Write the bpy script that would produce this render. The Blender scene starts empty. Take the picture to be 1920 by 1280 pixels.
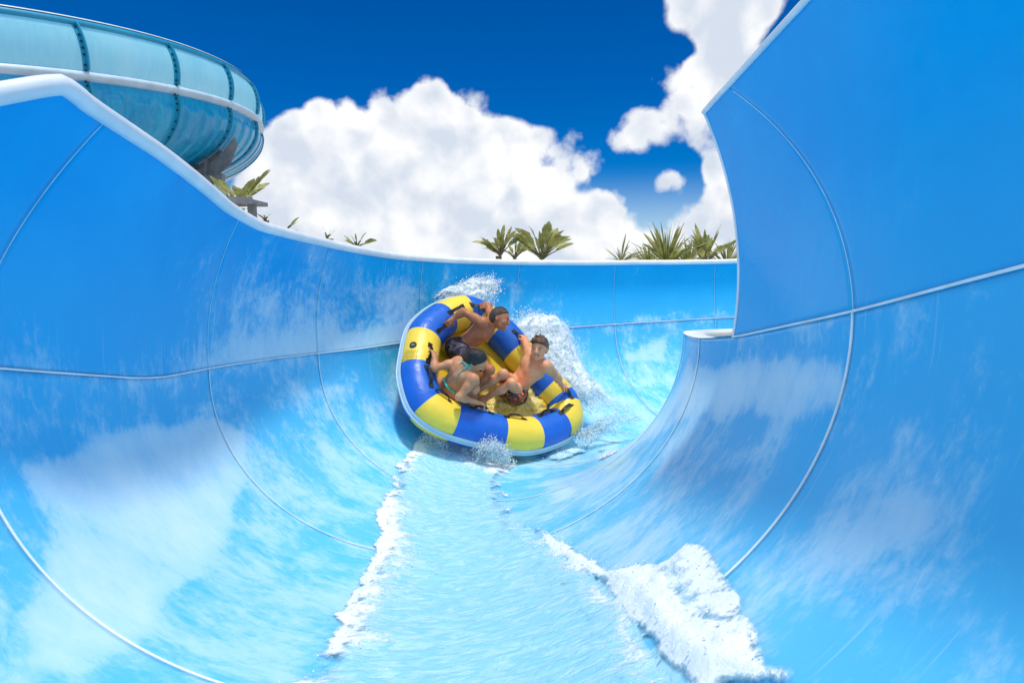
import bpy, bmesh, math, random
import numpy as np
from mathutils import Vector, Matrix
from mathutils.bvhtree import BVHTree

random.seed(7)
RNG = np.random.default_rng(7)
SC = bpy.context.scene
COL = SC.collection
F = 1150.0            # focal length in photo pixels (1920 wide)
K = 0.66              # slide units -> metres
PITCH = math.radians(7.2)
EYE = 3.6             # camera height above the ground
# the slide, raft and riders are laid out in a frame tilted with the slope of the flume (it descends away from the lens)
M = Matrix.Translation((0, 0, EYE)) @ Matrix.Rotation(-PITCH, 4, 'X')
MN = np.array(M)
def to_world(p):
    p = np.asarray(p, float)
    return p @ MN[:3, :3].T + MN[:3, 3]

# ------------------------------------------------------------------ helpers
def tag(o, label=None, cat=None, group=None, kind=None):
    if label: o['label'] = label
    if cat: o['category'] = cat
    if group: o['group'] = group
    if kind: o['kind'] = kind
    return o

def empty(name, loc=(0, 0, 0)):
    o = bpy.data.objects.new(name, None)
    COL.objects.link(o)
    o.location = loc
    o.empty_display_size = 0.1
    return o

def obj(name, verts, faces, mats, parent=None, mi=None, smooth=True, uv=None, attrs=None, world=False):
    """one mesh object; verts are in the flume frame unless world=True"""
    v = np.asarray(verts, float).reshape(-1, 3)
    if not world: v = to_world(v)
    off = np.zeros(3)
    if parent is not None:
        off = np.array(parent['_base']) if '_base' in parent else np.array(parent.matrix_world.translation)
    me = bpy.data.meshes.new(name)
    if isinstance(faces, np.ndarray) and faces.ndim == 2:
        n, k = faces.shape
        me.vertices.add(len(v)); me.vertices.foreach_set('co', v.ravel())
        me.loops.add(n * k); me.loops.foreach_set('vertex_index', faces.astype(np.int32).ravel())
        me.polygons.add(n)
        me.polygons.foreach_set('loop_start', np.arange(0, n * k, k, dtype=np.int32))
        me.polygons.foreach_set('loop_total', np.full(n, k, np.int32))
        me.update(calc_edges=True)
    else:
        me.from_pydata([tuple(x) for x in v], [], [tuple(int(i) for i in f) for f in faces])
    if not isinstance(mats, (list, tuple)): mats = [mats]
    for m in mats: me.materials.append(m)
    if mi is not None: me.polygons.foreach_set('material_index', np.asarray(mi, np.int32))
    if smooth: me.polygons.foreach_set('use_smooth', np.ones(len(me.polygons), bool))
    if uv is not None:
        ul = me.uv_layers.new(name='UVMap')
        li = np.zeros(len(me.loops), np.int32); me.loops.foreach_get('vertex_index', li)
        ul.data.foreach_set('uv', np.asarray(uv, float)[li].ravel())
    if attrs:
        for an, av in attrs.items():
            a = me.attributes.new(an, 'FLOAT', 'POINT')
            a.data.foreach_set('value', np.asarray(av, np.float32))
    me.update()
    o = bpy.data.objects.new(name, me)
    COL.objects.link(o)
    if parent is not None:
        o.parent = parent
        o.matrix_parent_inverse = Matrix.Identity(4)
        base = world_of(parent)
        o.location = Vector(-base)
    return o

BASES = {}
def world_of(o):
    """world translation of an object (all of them are unrotated)"""
    p = Vector((0, 0, 0))
    while o is not None:
        p = p + Vector(o.location); o = o.parent
    return p

def grid_faces(nu, nv, closeu=False, closev=False):
    i = np.arange(nu if closeu else nu - 1)[:, None]
    j = np.arange(nv if closev else nv - 1)[None, :]
    a = i * nv + j; b = ((i + 1) % nu) * nv + j
    c = ((i + 1) % nu) * nv + (j + 1) % nv; d = i * nv + (j + 1) % nv
    return np.stack([a, b, c, d], -1).reshape(-1, 4)

class MB:
    """collects quads/polys with mixed sizes"""
    def __init__(s): s.v = []; s.f = []; s.n = 0; s.m = []
    def add(s, v, f, mi=0):
        v = np.asarray(v, float).reshape(-1, 3)
        s.v.append(v)
        for q in f: s.f.append([int(i) + s.n for i in q]); s.m.append(mi)
        s.n += len(v)
    def tube(s, pts, r, n=8, closed=False, mi=0, caps=True):
        pts = np.asarray(pts, float); m = len(pts)
        r = np.broadcast_to(np.asarray(r, float), (m,))
        if closed: tan = np.roll(pts, -1, 0) - np.roll(pts, 1, 0)
        else: tan = np.gradient(pts, axis=0)
        tan /= np.linalg.norm(tan, axis=1)[:, None] + 1e-12
        ref = np.array([0, 0, 1.]) if abs(tan[0][2]) < .9 else np.array([1., 0, 0])
        a = np.cross(tan[0], ref); a /= np.linalg.norm(a)
        A = []
        for t in tan:
            a = a - t * (a @ t); a /= np.linalg.norm(a) + 1e-12; A.append(a)
        A = np.array(A); B = np.cross(tan, A)
        th = np.linspace(0, 2 * np.pi, n, endpoint=False)
        V = pts[:, None] + r[:, None, None] * (np.cos(th)[None, :, None] * A[:, None] + np.sin(th)[None, :, None] * B[:, None])
        f = grid_faces(m, n, closed, True).tolist()
        if caps and not closed: f += [list(range(n))[::-1], [(m - 1) * n + k for k in range(n)]]
        s.add(V, f, mi)
    def box(s, c, e1, e2, e3, mi=0):
        c, e1, e2, e3 = [np.asarray(x, float) for x in (c, e1, e2, e3)]
        v = [c + a * e1 + b * e2 + d * e3 for a in (-1, 1) for b in (-1, 1) for d in (-1, 1)]
        s.add(v, [(0, 1, 3, 2), (4, 6, 7, 5), (0, 4, 5, 1), (2, 3, 7, 6), (0, 2, 6, 4), (1, 5, 7, 3)], mi)
    def build(s, name, mats, parent=None, **kw):
        return obj(name, np.concatenate(s.v), s.f, mats, parent, mi=s.m, **kw)

# value noise (numpy), for shapes and colour masks
def _hash(ix, iy, iz, seed):
    h = (ix * 374761393 + iy * 668265263 + iz * 2147483647 + seed * 1274126177) & 0xffffffff
    h = ((h ^ (h >> 13)) * 1274126177) & 0xffffffff
    return ((h ^ (h >> 16)) & 0xffff) / 65535.0
def vnoise(p, seed=0):
    p = np.asarray(p, float)
    if p.shape[-1] == 2: p = np.concatenate([p, np.zeros(p.shape[:-1] + (1,))], -1)
    i = np.floor(p).astype(np.int64); f = p - i; f = f * f * (3 - 2 * f)
    out = 0
    for dx in (0, 1):
        for dy in (0, 1):
            for dz in (0, 1):
                w = (f[..., 0] if dx else 1 - f[..., 0]) * (f[..., 1] if dy else 1 - f[..., 1]) * (f[..., 2] if dz else 1 - f[..., 2])
                out = out + w * _hash(i[..., 0] + dx, i[..., 1] + dy, i[..., 2] + dz, seed)
    return out
def fbm(p, oct=4, seed=0, gain=.5):
    s = 0; a = 1; tot = 0; p = np.asarray(p, float)
    for k in range(oct):
        s = s + a * vnoise(p * 2 ** k + 17.3 * k, seed + k); tot += a; a *= gain
    return s / tot
def sstep(a, b, x):
    t = np.clip((x - a) / (b - a), 0, 1); return t * t * (3 - 2 * t)

def catmull(pts, n, closed=False):
    pts = np.asarray(pts, float); m = len(pts)
    out = []
    segs = m if closed else m - 1
    for k in range(n):
        t = k / (n if closed else n - 1) * segs
        i = min(int(t), segs - 1); f = t - i
        g = (lambda j: pts[j % m]) if closed else (lambda j: pts[min(max(j, 0), m - 1)])
        p0, p1, p2, p3 = g(i - 1), g(i), g(i + 1), g(i + 2)
        out.append(.5 * (2 * p1 + (p2 - p0) * f + (2 * p0 - 5 * p1 + 4 * p2 - p3) * f * f + (3 * p1 - p0 - 3 * p2 + p3) * f ** 3))
    return np.array(out)

# ------------------------------------------------------------------ materials
def new_mat(name):
    m = bpy.data.materials.new(name); m.use_nodes = True
    nt = m.node_tree
    b = nt.nodes['Principled BSDF']
    return m, nt, b
def N(nt, typ, **kw):
    n = nt.nodes.new(typ)
    for k, v in kw.items():
        if k in n.inputs.keys() if hasattr(n.inputs, 'keys') else False: n.inputs[k].default_value = v
        else: setattr(n, k, v)
    return n
def math_n(nt, op, a, b=None, c=None, clamp=False):
    n = nt.nodes.new('ShaderNodeMath'); n.operation = op; n.use_clamp = clamp
    for i, x in enumerate((a, b, c)):
        if x is None: continue
        if isinstance(x, (int, float)): n.inputs[i].default_value = x
        else: nt.links.new(x, n.inputs[i])
    return n.outputs[0]
def maprange(nt, x, a, b, c=0., d=1., smooth=True):
    n = nt.nodes.new('ShaderNodeMapRange'); n.interpolation_type = 'SMOOTHSTEP' if smooth else 'LINEAR'
    nt.links.new(x, n.inputs['Value'])
    n.inputs['From Min'].default_value = a; n.inputs['From Max'].default_value = b
    n.inputs['To Min'].default_value = c; n.inputs['To Max'].default_value = d
    return n.outputs['Result']
def mixc(nt, fac, a, b, blend='MIX'):
    n = nt.nodes.new('ShaderNodeMix'); n.data_type = 'RGBA'; n.blend_type = blend
    for s, x in ((n.inputs[0], fac), (n.inputs[6], a), (n.inputs[7], b)):
        if isinstance(x, (int, float)): s.default_value = x
        elif isinstance(x, tuple): s.default_value = x if len(x) == 4 else x + (1,)
        else: nt.links.new(x, s)
    return n.outputs[2]
def noise(nt, vec, scale, detail=4, rough=.5, dist=0.):
    n = nt.nodes.new('ShaderNodeTexNoise'); n.inputs['Scale'].default_value = scale
    n.inputs['Detail'].default_value = detail; n.inputs['Roughness'].default_value = rough; n.inputs['Distortion'].default_value = dist
    if vec is not None: nt.links.new(vec, n.inputs['Vector'])
    return n.outputs['Fac']
def scaled(nt, vec, sx, sy, sz=1.):
    n = nt.nodes.new('ShaderNodeMapping'); n.inputs['Scale'].default_value = (sx, sy, sz)
    nt.links.new(vec, n.inputs['Vector']); return n.outputs[0]
def attr(nt, name):
    n = nt.nodes.new('ShaderNodeAttribute'); n.attribute_name = name; return n.outputs['Fac']
def bump(nt, b, h, strength, dist):
    n = nt.nodes.new('ShaderNodeBump'); n.inputs['Strength'].default_value = strength; n.inputs['Distance'].default_value = dist
    nt.links.new(h, n.inputs['Height']); nt.links.new(n.outputs[0], b.inputs['Normal']); return n
def texco(nt, which='Object'):
    return nt.nodes.new('ShaderNodeTexCoord').outputs[which]

def simple(name, col, rough=.5, metal=0., var=.12, scale=8., coat=0., bmp=0., sss=0., spec=.5):
    m, nt, b = new_mat(name)
    tc = texco(nt)
    n = noise(nt, tc, scale, 5, .6)
    lo = tuple(c * (1 - var) for c in col); hi = tuple(min(1, c * (1 + var)) for c in col)
    nt.links.new(mixc(nt, maprange(nt, n, .3, .7), lo, hi), b.inputs['Base Color'])
    r = maprange(nt, noise(nt, tc, scale * 3, 3), .3, .7, max(.02, rough - .08), min(1, rough + .08))
    nt.links.new(r, b.inputs['Roughness'])
    b.inputs['Metallic'].default_value = metal
    b.inputs['Specular IOR Level'].default_value = spec
    if coat: b.inputs['Coat Weight'].default_value = coat; b.inputs['Coat Roughness'].default_value = .08
    if sss:
        b.inputs['Subsurface Weight'].default_value = sss; b.inputs['Subsurface Radius'].default_value = (1, .35, .2); b.inputs['Subsurface Scale'].default_value = .012
    if bmp: bump(nt, b, noise(nt, tc, scale * 6, 4), .3, bmp)
    return m

def gelcoat():
    """blue fibreglass with painted-in pale sheen, limescale and water film, drips and streaks"""
    m, nt, b = new_mat('blue_gelcoat')
    uv = texco(nt, 'UV')
    veil = attr(nt, 'veil')  # limescale and water marks together with the painted sheen
    big = noise(nt, scaled(nt, uv, 1.0, .8), 1.5, 7, .66, .5)
    streak = noise(nt, scaled(nt, uv, 4.0, .7), 2.0, 5, .64, .4)
    fine = noise(nt, scaled(nt, uv, 9., 4.5), 2.2, 7, .72, .6)
    s = math_n(nt, 'ADD', math_n(nt, 'MULTIPLY', big, .62), math_n(nt, 'MULTIPLY', streak, .18))
    s = math_n(nt, 'ADD', s, math_n(nt, "MULTIPLY", fine, .34))
    s = math_n(nt, 'ADD', s, math_n(nt, 'MULTIPLY', math_n(nt, 'SUBTRACT', veil, .60), .50))
    f1 = math_n(nt, 'ADD', math_n(nt, 'MULTIPLY', maprange(nt, s, .45, .64), .45), math_n(nt, 'MULTIPLY', maprange(nt, s, .42, 1.0), .55))
    runs = noise(nt, scaled(nt, uv, 34., .9), 1.0, 4, .6, .3)       # thin runs of drying water
    f1 = math_n(nt, 'MAXIMUM', f1, math_n(nt, 'MULTIPLY', math_n(nt, 'MULTIPLY', maprange(nt, runs, .60, .70), maprange(nt, veil, .15, .45)), .22))
    base = mixc(nt, maprange(nt, big, .3, .7), (.000, .375, .83), (.001, .425, .88))
    tone = attr(nt, 'tone')          # lighter, more cyan blue in the trough, fading up the wall panels
    base = mixc(nt, tone, base, (.12, .57, .88))
    c = mixc(nt, math_n(nt, 'MULTIPLY', f1, .90), base, (.66, .86, .95))
    nt.links.new(c, b.inputs['Base Color'])
    nt.links.new(maprange(nt, fine, .3, .7, .12, .26), b.inputs['Roughness'])
    b.inputs['Specular IOR Level'].default_value = .25
    b.inputs['Specular Tint'].default_value = (.3, .7, 1., 1)      # the clear coat is tinted like the pigment
    h = math_n(nt, 'ADD', math_n(nt, 'MULTIPLY', streak, .5), math_n(nt, 'MULTIPLY', noise(nt, uv, 9, 4), .5))
    bump(nt, b, h, .25, .006)
    return m

def rim_white():
    m, nt, b = new_mat('white_rim')
    tc = texco(nt)
    nt.links.new(mixc(nt, maprange(nt, noise(nt, tc, 5, 6, .6), .35, .7), (.72, .80, .84), (.88, .91, .92)), b.inputs['Base Color'])
    b.inputs['Roughness'].default_value = .35
    return m

def water_mat():
    m, nt, b = new_mat('shallow_water')
    tc = texco(nt)
    uv = texco(nt, 'UV')
    foam = attr(nt, 'foam'); veil = attr(nt, 'veil')
    n1 = noise(nt, tc, 9, 8, .68, .5); n2 = noise(nt, tc, 48, 5, .62); n3 = noise(nt, scaled(nt, uv, 10., 4.6), 1.6, 5, .58, 1.0)
    f = math_n(nt, 'ADD', foam, math_n(nt, 'MULTIPLY', math_n(nt, 'SUBTRACT', math_n(nt, 'ADD', math_n(nt, 'MULTIPLY', n1, .75), math_n(nt, 'MULTIPLY', n2, .25)), .5), 1.9))
    f = maprange(nt, f, .36, .78)
    rip = maprange(nt, math_n(nt, 'ADD', math_n(nt, 'MULTIPLY', n3, .8), math_n(nt, 'MULTIPLY', n1, .2)), .40, .66)
    wc = mixc(nt, math_n(nt, 'MULTIPLY', rip, .6), (.30, .70, .90), (.64, .89, .96))
    c = mixc(nt, f, wc, (.90, .95, .97))
    nt.links.new(c, b.inputs['Base Color'])
    nt.links.new(maprange(nt, f, 0, 1, .07, .6), b.inputs['Roughness'])
    calm = math_n(nt, 'MULTIPLY_ADD', f, -.62, .8)
    h = math_n(nt, 'ADD', math_n(nt, 'MULTIPLY', n3, calm), math_n(nt, 'ADD', math_n(nt, 'MULTIPLY', n2, .10), math_n(nt, 'MULTIPLY', n1, .45)))
    bump(nt, b, h, .75, .035)
    # thin edges of the sheet let the fibreglass show
    al = math_n(nt, 'ADD', veil, math_n(nt, 'MULTIPLY', math_n(nt, 'SUBTRACT', n1, .5), 1.2))
    al = math_n(nt, 'MAXIMUM', maprange(nt, al, .25, .75), f)
    nt.links.new(al, b.inputs['Alpha'])
    return m

def splash_mat():
    """torn spray: streaky and full of holes"""
    m, nt, b = new_mat('white_spray')
    uv = texco(nt, 'UV'); tc = texco(nt)
    d = attr(nt, 'foam')
    n1 = noise(nt, scaled(nt, uv, 3.0, 9.), 2.0, 7, .68, .8)
    n2 = noise(nt, tc, 26, 6, .7, .4)
    s = math_n(nt, 'ADD', math_n(nt, 'MULTIPLY', n1, .55), math_n(nt, 'MULTIPLY', n2, .45))
    s = math_n(nt, 'ADD', s, math_n(nt, 'MULTIPLY', math_n(nt, 'SUBTRACT', d, .5), .6))
    a = maprange(nt, s, .47, .74)
    nt.links.new(math_n(nt, 'MULTIPLY', a, .92), b.inputs['Alpha'])
    nt.links.new(mixc(nt, a, (.55, .82, .93), (.93, .96, .97)), b.inputs['Base Color'])
    b.inputs['Roughness'].default_value = .3
    b.inputs['Transmission Weight'].default_value = 0
    bump(nt, b, s, .6, .02)
    return m

def vinyl(name, col):
    m, nt, b = new_mat(name)
    tc = texco(nt)
    n = noise(nt, tc, 5, 5, .6)
    lo = tuple(c * .9 for c in col)
    nt.links.new(mixc(nt, maprange(nt, n, .35, .7), lo, col), b.inputs['Base Color'])
    nt.links.new(maprange(nt, noise(nt, tc, 40, 4, .7), .45, .7, .42, .22), b.inputs['Roughness'])
    b.inputs['Specular IOR Level'].default_value = .45
    w = math_n(nt, 'ADD', math_n(nt, 'MULTIPLY', noise(nt, tc, 7, 3, .5, 1.), .8), math_n(nt, 'MULTIPLY', noise(nt, tc, 90, 2), .05))
    bump(nt, b, w, .22, .03)
    return m

def skin(name, col):
    m, nt, b = new_mat(name)
    tc = texco(nt)
    n = noise(nt, tc, 9, 6, .6)
    a = tuple(c * .82 for c in col); h = (min(1, col[0] * 1.12), col[1] * 1.06, col[2] * 1.04)
    nt.links.new(mixc(nt, maprange(nt, n, .3, .7), a, h), b.inputs['Base Color'])
    nt.links.new(maprange(nt, noise(nt, tc, 55, 4, .7), .4, .65, .62, .42), b.inputs['Roughness'])
    b.inputs['Subsurface Weight'].default_value = .25
    b.inputs['Subsurface Radius'].default_value = (1., .4, .25); b.inputs['Subsurface Scale'].default_value = .008
    bump(nt, b, noise(nt, tc, 130, 3), .12, .003)
    return m

def print_cloth(name, base, accents, scale):
    m, nt, b = new_mat(name)
    tc = texco(nt)
    c = base
    for k, (col, th) in enumerate(accents):
        n = noise(nt, scaled(nt, tc, 1., 1.6, 1.), scale * (1 + .4 * k), 2, .5, 1.2)
        c = mixc(nt, maprange(nt, n, th, th + .04), c if isinstance(c, tuple) else c, col)
    if isinstance(c, tuple): b.inputs['Base Color'].default_value = c + (1,)
    else: nt.links.new(c, b.inputs['Base Color'])
    b.inputs['Roughness'].default_value = .55
    bump(nt, b, noise(nt, tc, 30, 4), .5, .01)
    return m

def hair_mat(name, col):
    m, nt, b = new_mat(name)
    tc = texco(nt)
    n = noise(nt, scaled(nt, tc, 1, 1, .35), 90, 4, .7, .5)
    nt.links.new(mixc(nt, maprange(nt, n, .35, .7), tuple(c * .5 for c in col), tuple(c * 1.8 for c in col)), b.inputs['Base Color'])
    b.inputs['Roughness'].default_value = .38
    bump(nt, b, n, .8, .01)
    return m

def leaf_mat():
    m, nt, b = new_mat('leaf_green')
    tc = texco(nt)
    n = noise(nt, tc, 3.5, 5, .6)
    c = mixc(nt, maprange(nt, n, .35, .65), (.15, .20, .055), (.46, .46, .15))
    oi = nt.nodes.new('ShaderNodeObjectInfo').outputs['Random']
    c = mixc(nt, maprange(nt, noise(nt, tc, 9, 4), .58, .72), c, (.30, .22, .10))
    nt.links.new(c, b.inputs['Base Color'])
    b.inputs['Roughness'].default_value = .45
    tr = nt.nodes.new('ShaderNodeBsdfTranslucent'); nt.links.new(c, tr.inputs[0])
    mx = nt.nodes.new('ShaderNodeMixShader'); mx.inputs[0].default_value = .35
    nt.links.new(b.outputs[0], mx.inputs[1]); nt.links.new(tr.outputs[0], mx.inputs[2])
    nt.links.new(mx.outputs[0], nt.nodes['Material Output'].inputs['Surface'])
    return m

def bowl_panel_mat(name, c0, c1, trans, rough):
    m, nt, b = new_mat(name)
    tc = texco(nt)
    n = noise(nt, scaled(nt, tc, 1, 1, .5), 1.1, 6, .65); n2 = noise(nt, scaled(nt, tc, 2, 2, .3), 7, 4, .6)
    s = math_n(nt, 'ADD', math_n(nt, 'MULTIPLY', n, .6), math_n(nt, 'MULTIPLY', n2, .4))
    c = mixc(nt, maprange(nt, s, .35, .65), c0, c1)
    nt.links.new(c, b.inputs['Base Color'])
    b.inputs['Roughness'].default_value = rough
    bump(nt, b, n2, .1, .01)
    if trans:
        tr = nt.nodes.new('ShaderNodeBsdfTranslucent'); nt.links.new(c, tr.inputs[0])
        mx = nt.nodes.new('ShaderNodeMixShader'); mx.inputs[0].default_value = trans
        nt.links.new(b.outputs[0], mx.inputs[1]); nt.links.new(tr.outputs[0], mx.inputs[2])
        nt.links.new(mx.outputs[0], nt.nodes['Material Output'].inputs['Surface'])
    return m

MAT = dict(
    gel=gelcoat(), rim=rim_white(), seam=simple('pale_sealant', (.80, .88, .92), .4, var=.1),
    water=water_mat(), spray=splash_mat(), drop=simple('water_drops', (.88, .94, .96), .15, var=.05),
    blue=vinyl('blue_vinyl', (.012, .135, .62)), yellow=vinyl('yellow_vinyl', (.96, .70, .07)),
    strip=vinyl('pale_grey_vinyl', (.47, .65, .77)), black=simple('black_webbing', (.012, .012, .014), .5, scale=40, bmp=.004),
    teal=bowl_panel_mat('teal_fibreglass', (.000, .28, .60), (.02, .43, .74), 0, .25),
    tealrib=bowl_panel_mat('dark_teal_rib', (.008, .27, .50), (.02, .34, .56), 0, .35),
    pale=bowl_panel_mat('translucent_fibreglass', (.40, .87, .97), (.54, .95, 1.0), .6, .35),
    flange=simple('pale_flange', (.50, .67, .82), .4, var=.1, scale=3), bolt=simple('dark_bolt', (.02, .05, .08), .4, metal=.6),
    steel=simple('grey_steel', (.20, .215, .235), .45, metal=.4, scale=4, var=.25),
    concrete=simple('concrete', (.35, .34, .32), .8, scale=2, var=.2), leaf=leaf_mat(),
    stem=simple('plant_stem', (.13, .12, .05), .6, var=.3, scale=14),
)

# ------------------------------------------------------------------ the flume surface (flume frame, metres = slide units * K)
A_W, B_D, CX0, RC = 2.0, 1.65, -.47, 5.4
CTR = (4.93, 5.0)
ZL = ([-6, 1.0, 2.4, 2.75, 2.95, 4.2, 5, 7, 8.2, 11.2, 13, 18], [-.02, -.05, -.08, -.10, -.128, -.256, -.217, -.10, .04, .33, .49, .6])
ZR = ([-6, .6, 1.89, 2.75, 4.24, 5, 6.9, 10, 18], [.42, .34, .222, .136, .03, .02, .10, .16, .3])
RIM = ([-6, 1.0, 1.9, 2.5, 2.88, 2.93, 3.08, 3.71, 4.71, 5.3, 6.3, 7.6, 9.0, 10.2, 11.7, 13.2, 18],
       [.45, .5, .70, .97, 1.205, 1.24, 1.205, 1.155, 1.04, 1.015, 1.09, 1.17, 1.30, 1.42, 1.545, 1.62, 1.8])
PANEL_END = 4.24
def zl(t): return np.interp(t, *ZL)
def zr(t): return np.interp(t, *ZR)
def rimz(t): return np.interp(t, *RIM)
def smooth_curve(f, t, w=.12):
    return sum(f(t + d * w) for d in (-2, -1, 0, 1, 2)) / 5
def place(t, o, z):
    """station t, offset o (negative = outer/left side), height z -> flume frame in slide units"""
    t = np.asarray(t, float); o = np.asarray(o, float); z = np.asarray(z, float)
    th = np.maximum(t - 5, 0) / RC
    r = RC - o
    x = np.where(t <= 5, CX0 + o, CTR[0] - r * np.cos(th))
    y = np.where(t <= 5, t, CTR[1] + r * np.sin(th))
    return np.stack(np.broadcast_arrays(x, y, z), -1)
def low(t, s, lift=0.):
    """lower trough; s in [-1,1] across. lift moves along the inward normal"""
    a = np.asarray(s) * np.pi / 2
    l, r = smooth_curve(zl, t), smooth_curve(zr, t)
    o = (A_W - lift) * np.sin(a)
    z = (l + r) / 2 + (r - l) / 2 * np.sin(a) - (B_D - lift) * np.cos(a)
    return place(t, o, z) * K
def up_out(t, w):
    """outer wall panel; w in [0,1] from joint to rim"""
    l = smooth_curve(zl, t); H = np.interp(t, *RIM) * .5 + smooth_curve(rimz, t, .05) * .5 - l
    h = w * H
    near = 1 - sstep(5.2, 8.0, t)
    out = (.10 * h - .25 * h * h) * near + (.17 * h - .16 * h * h) * (1 - near)
    return place(t, -A_W - out, l + h) * K
RTOP = 1.585
def up_in(t, w):
    r = smooth_curve(zr, t); h = w * (RTOP - r)
    out = .175 * h - .197 * h * h
    return place(t, A_W + out, r + h) * K

def stations(a, b, step): return np.linspace(a, b, max(2, int(round((b - a) / step)) + 1))
RINGS = [-3.75, -1.5, .5, 2.75, 5.0] + [5 + math.radians(15.5 + 17 * k) * RC for k in range(7)]

slide = empty('water_slide', (0, 0, 0))
tag(slide, 'huge blue fibreglass water slide trough curving away to the right behind the raft', 'water slide')

# --- pixel -> surface helper for sheen patches and the water sheet (finds where a photo point lies on the trough)
_tt, _ss = stations(-3, 14, .06), np.linspace(-1, 1, 121)
_T, _S = np.meshgrid(_tt, _ss, indexing='ij')
_P = low(_T, _S)
LOW_BVH = BVHTree.FromPolygons([tuple(p) for p in _P.reshape(-1, 3)], [tuple(f) for f in grid_faces(len(_tt), len(_ss)).tolist()])
def ray(px, py): return Vector(((px - 960) / F, 1, (640 - py) / F))
def on_trough(px, py):
    h = LOW_BVH.ray_cast(Vector((0, 0, 0)), ray(px, py).normalized())
    if h[0] is None:
        return None
    p = np.array(h[0]) / K
    if p[1] <= 5: t, o = p[1], p[0] - CX0
    else:
        dx, dy = CTR[0] - p[0], p[1] - CTR[1]
        t, o = 5 + math.atan2(dy, dx) * RC, RC - math.hypot(dx, dy)
    return t, math.asin(max(-1, min(1, o / A_W))) / (math.pi / 2)
def poly_on(pts):
    out = [on_trough(*p) for p in pts]
    return np.array([p for p in out if p is not None])
SC_T, SC_S = 1.0, A_W * 1.45        # (t,s) -> about isotropic units
def poly_dist(T, S, poly):
    """signed distance (positive inside) of (t,s) points to a polygon"""
    x = T * SC_T; y = S * SC_S; q = poly * np.array([SC_T, SC_S])
    n = len(q); d = np.full(x.shape, 1e9); ins = np.zeros(x.shape, bool)
    for i in range(n):
        a, b = q[i], q[(i + 1) % n]; e = b - a
        k = np.clip(((x - a[0]) * e[0] + (y - a[1]) * e[1]) / (e @ e + 1e-12), 0, 1)
        d = np.minimum(d, np.hypot(x - a[0] - k * e[0], y - a[1] - k * e[1]))
        c = (a[1] > y) != (b[1] > y)
        with np.errstate(divide='ignore', invalid='ignore'):
            ins ^= c & (x < (b[0] - a[0]) * (y - a[1]) / (b[1] - a[1] + 1e-15) + a[0])
    return np.where(ins, d, -d)

# sunlit sheen and glare painted as pale film patches on the trough, mixed into its colour
SHEEN_PATCHES = [
    (poly_on([(20, 860), (120, 850), (250, 800), (400, 780), (470, 800), (478, 900), (455, 980), (400, 1080), (325, 1180), (230, 1230), (60, 1250), (10, 1150), (60, 1010)]), .95, .10),
    (poly_on([(15, 1150), (140, 1130), (260, 1180), (200, 1275), (20, 1279)]), 1.0, .2),
    (poly_on([(300, 720), (390, 700), (560, 680), (700, 670), (700, 760), (520, 830), (420, 760)]), .62, .35),
    (poly_on([(1290, 660), (1500, 640), (1600, 640), (1610, 700), (1590, 790), (1440, 780), (1300, 800), (1180, 850), (1110, 850), (1220, 780)]), 1.0, .2),
    (poly_on([(1640, 760), (1740, 740), (1760, 830), (1700, 880), (1640, 850)]), .66, .2),
    (poly_on([(1640, 930), (1760, 880), (1850, 820), (1915, 800), (1915, 860), (1800, 930), (1760, 1000), (1680, 1080), (1660, 1000)]), .85, .2),
    (poly_on([(1420, 790), (1490, 790), (1480, 830), (1420, 860)]), .7, .2),
    (poly_on([(1010, 880), (1180, 800), (1290, 790), (1240, 850), (1120, 930), (1000, 960)]), .7, .3),
    (poly_on([(1100, 610), (1270, 605), (1270, 690), (1180, 692), (1110, 680)]), .7, .2),
]
SHEEN_PATCHES = [p for p in SHEEN_PATCHES if len(p[0]) > 2]
def veil_low(T, S):
    w = np.abs(S)
    base = .54 - .14 * sstep(.5, .95, w) - .12 * sstep(1.2, 3.0, -T + 4.0) * (S > 0)
    base = base + .15 * sstep(.93, 1.0, w) * fbm(np.stack([T * 5, S * 2], -1), 3, 5)
    jit = (fbm(np.stack([T * 2.2, S * 6], -1), 5, 11) - .5) * .7
    for poly, amp, soft in SHEEN_PATCHES:
        d = poly_dist(T, S, poly); soft = soft * .9 + .06
        base = np.maximum(base, amp * sstep(-soft * .6, soft * 1.1, d + jit * (soft * 1.2 + .12)))
    return base * (.42 + 1.16 * fbm(np.stack([T * 3.0, S * 4.5], -1), 6, 55, .62))
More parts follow.
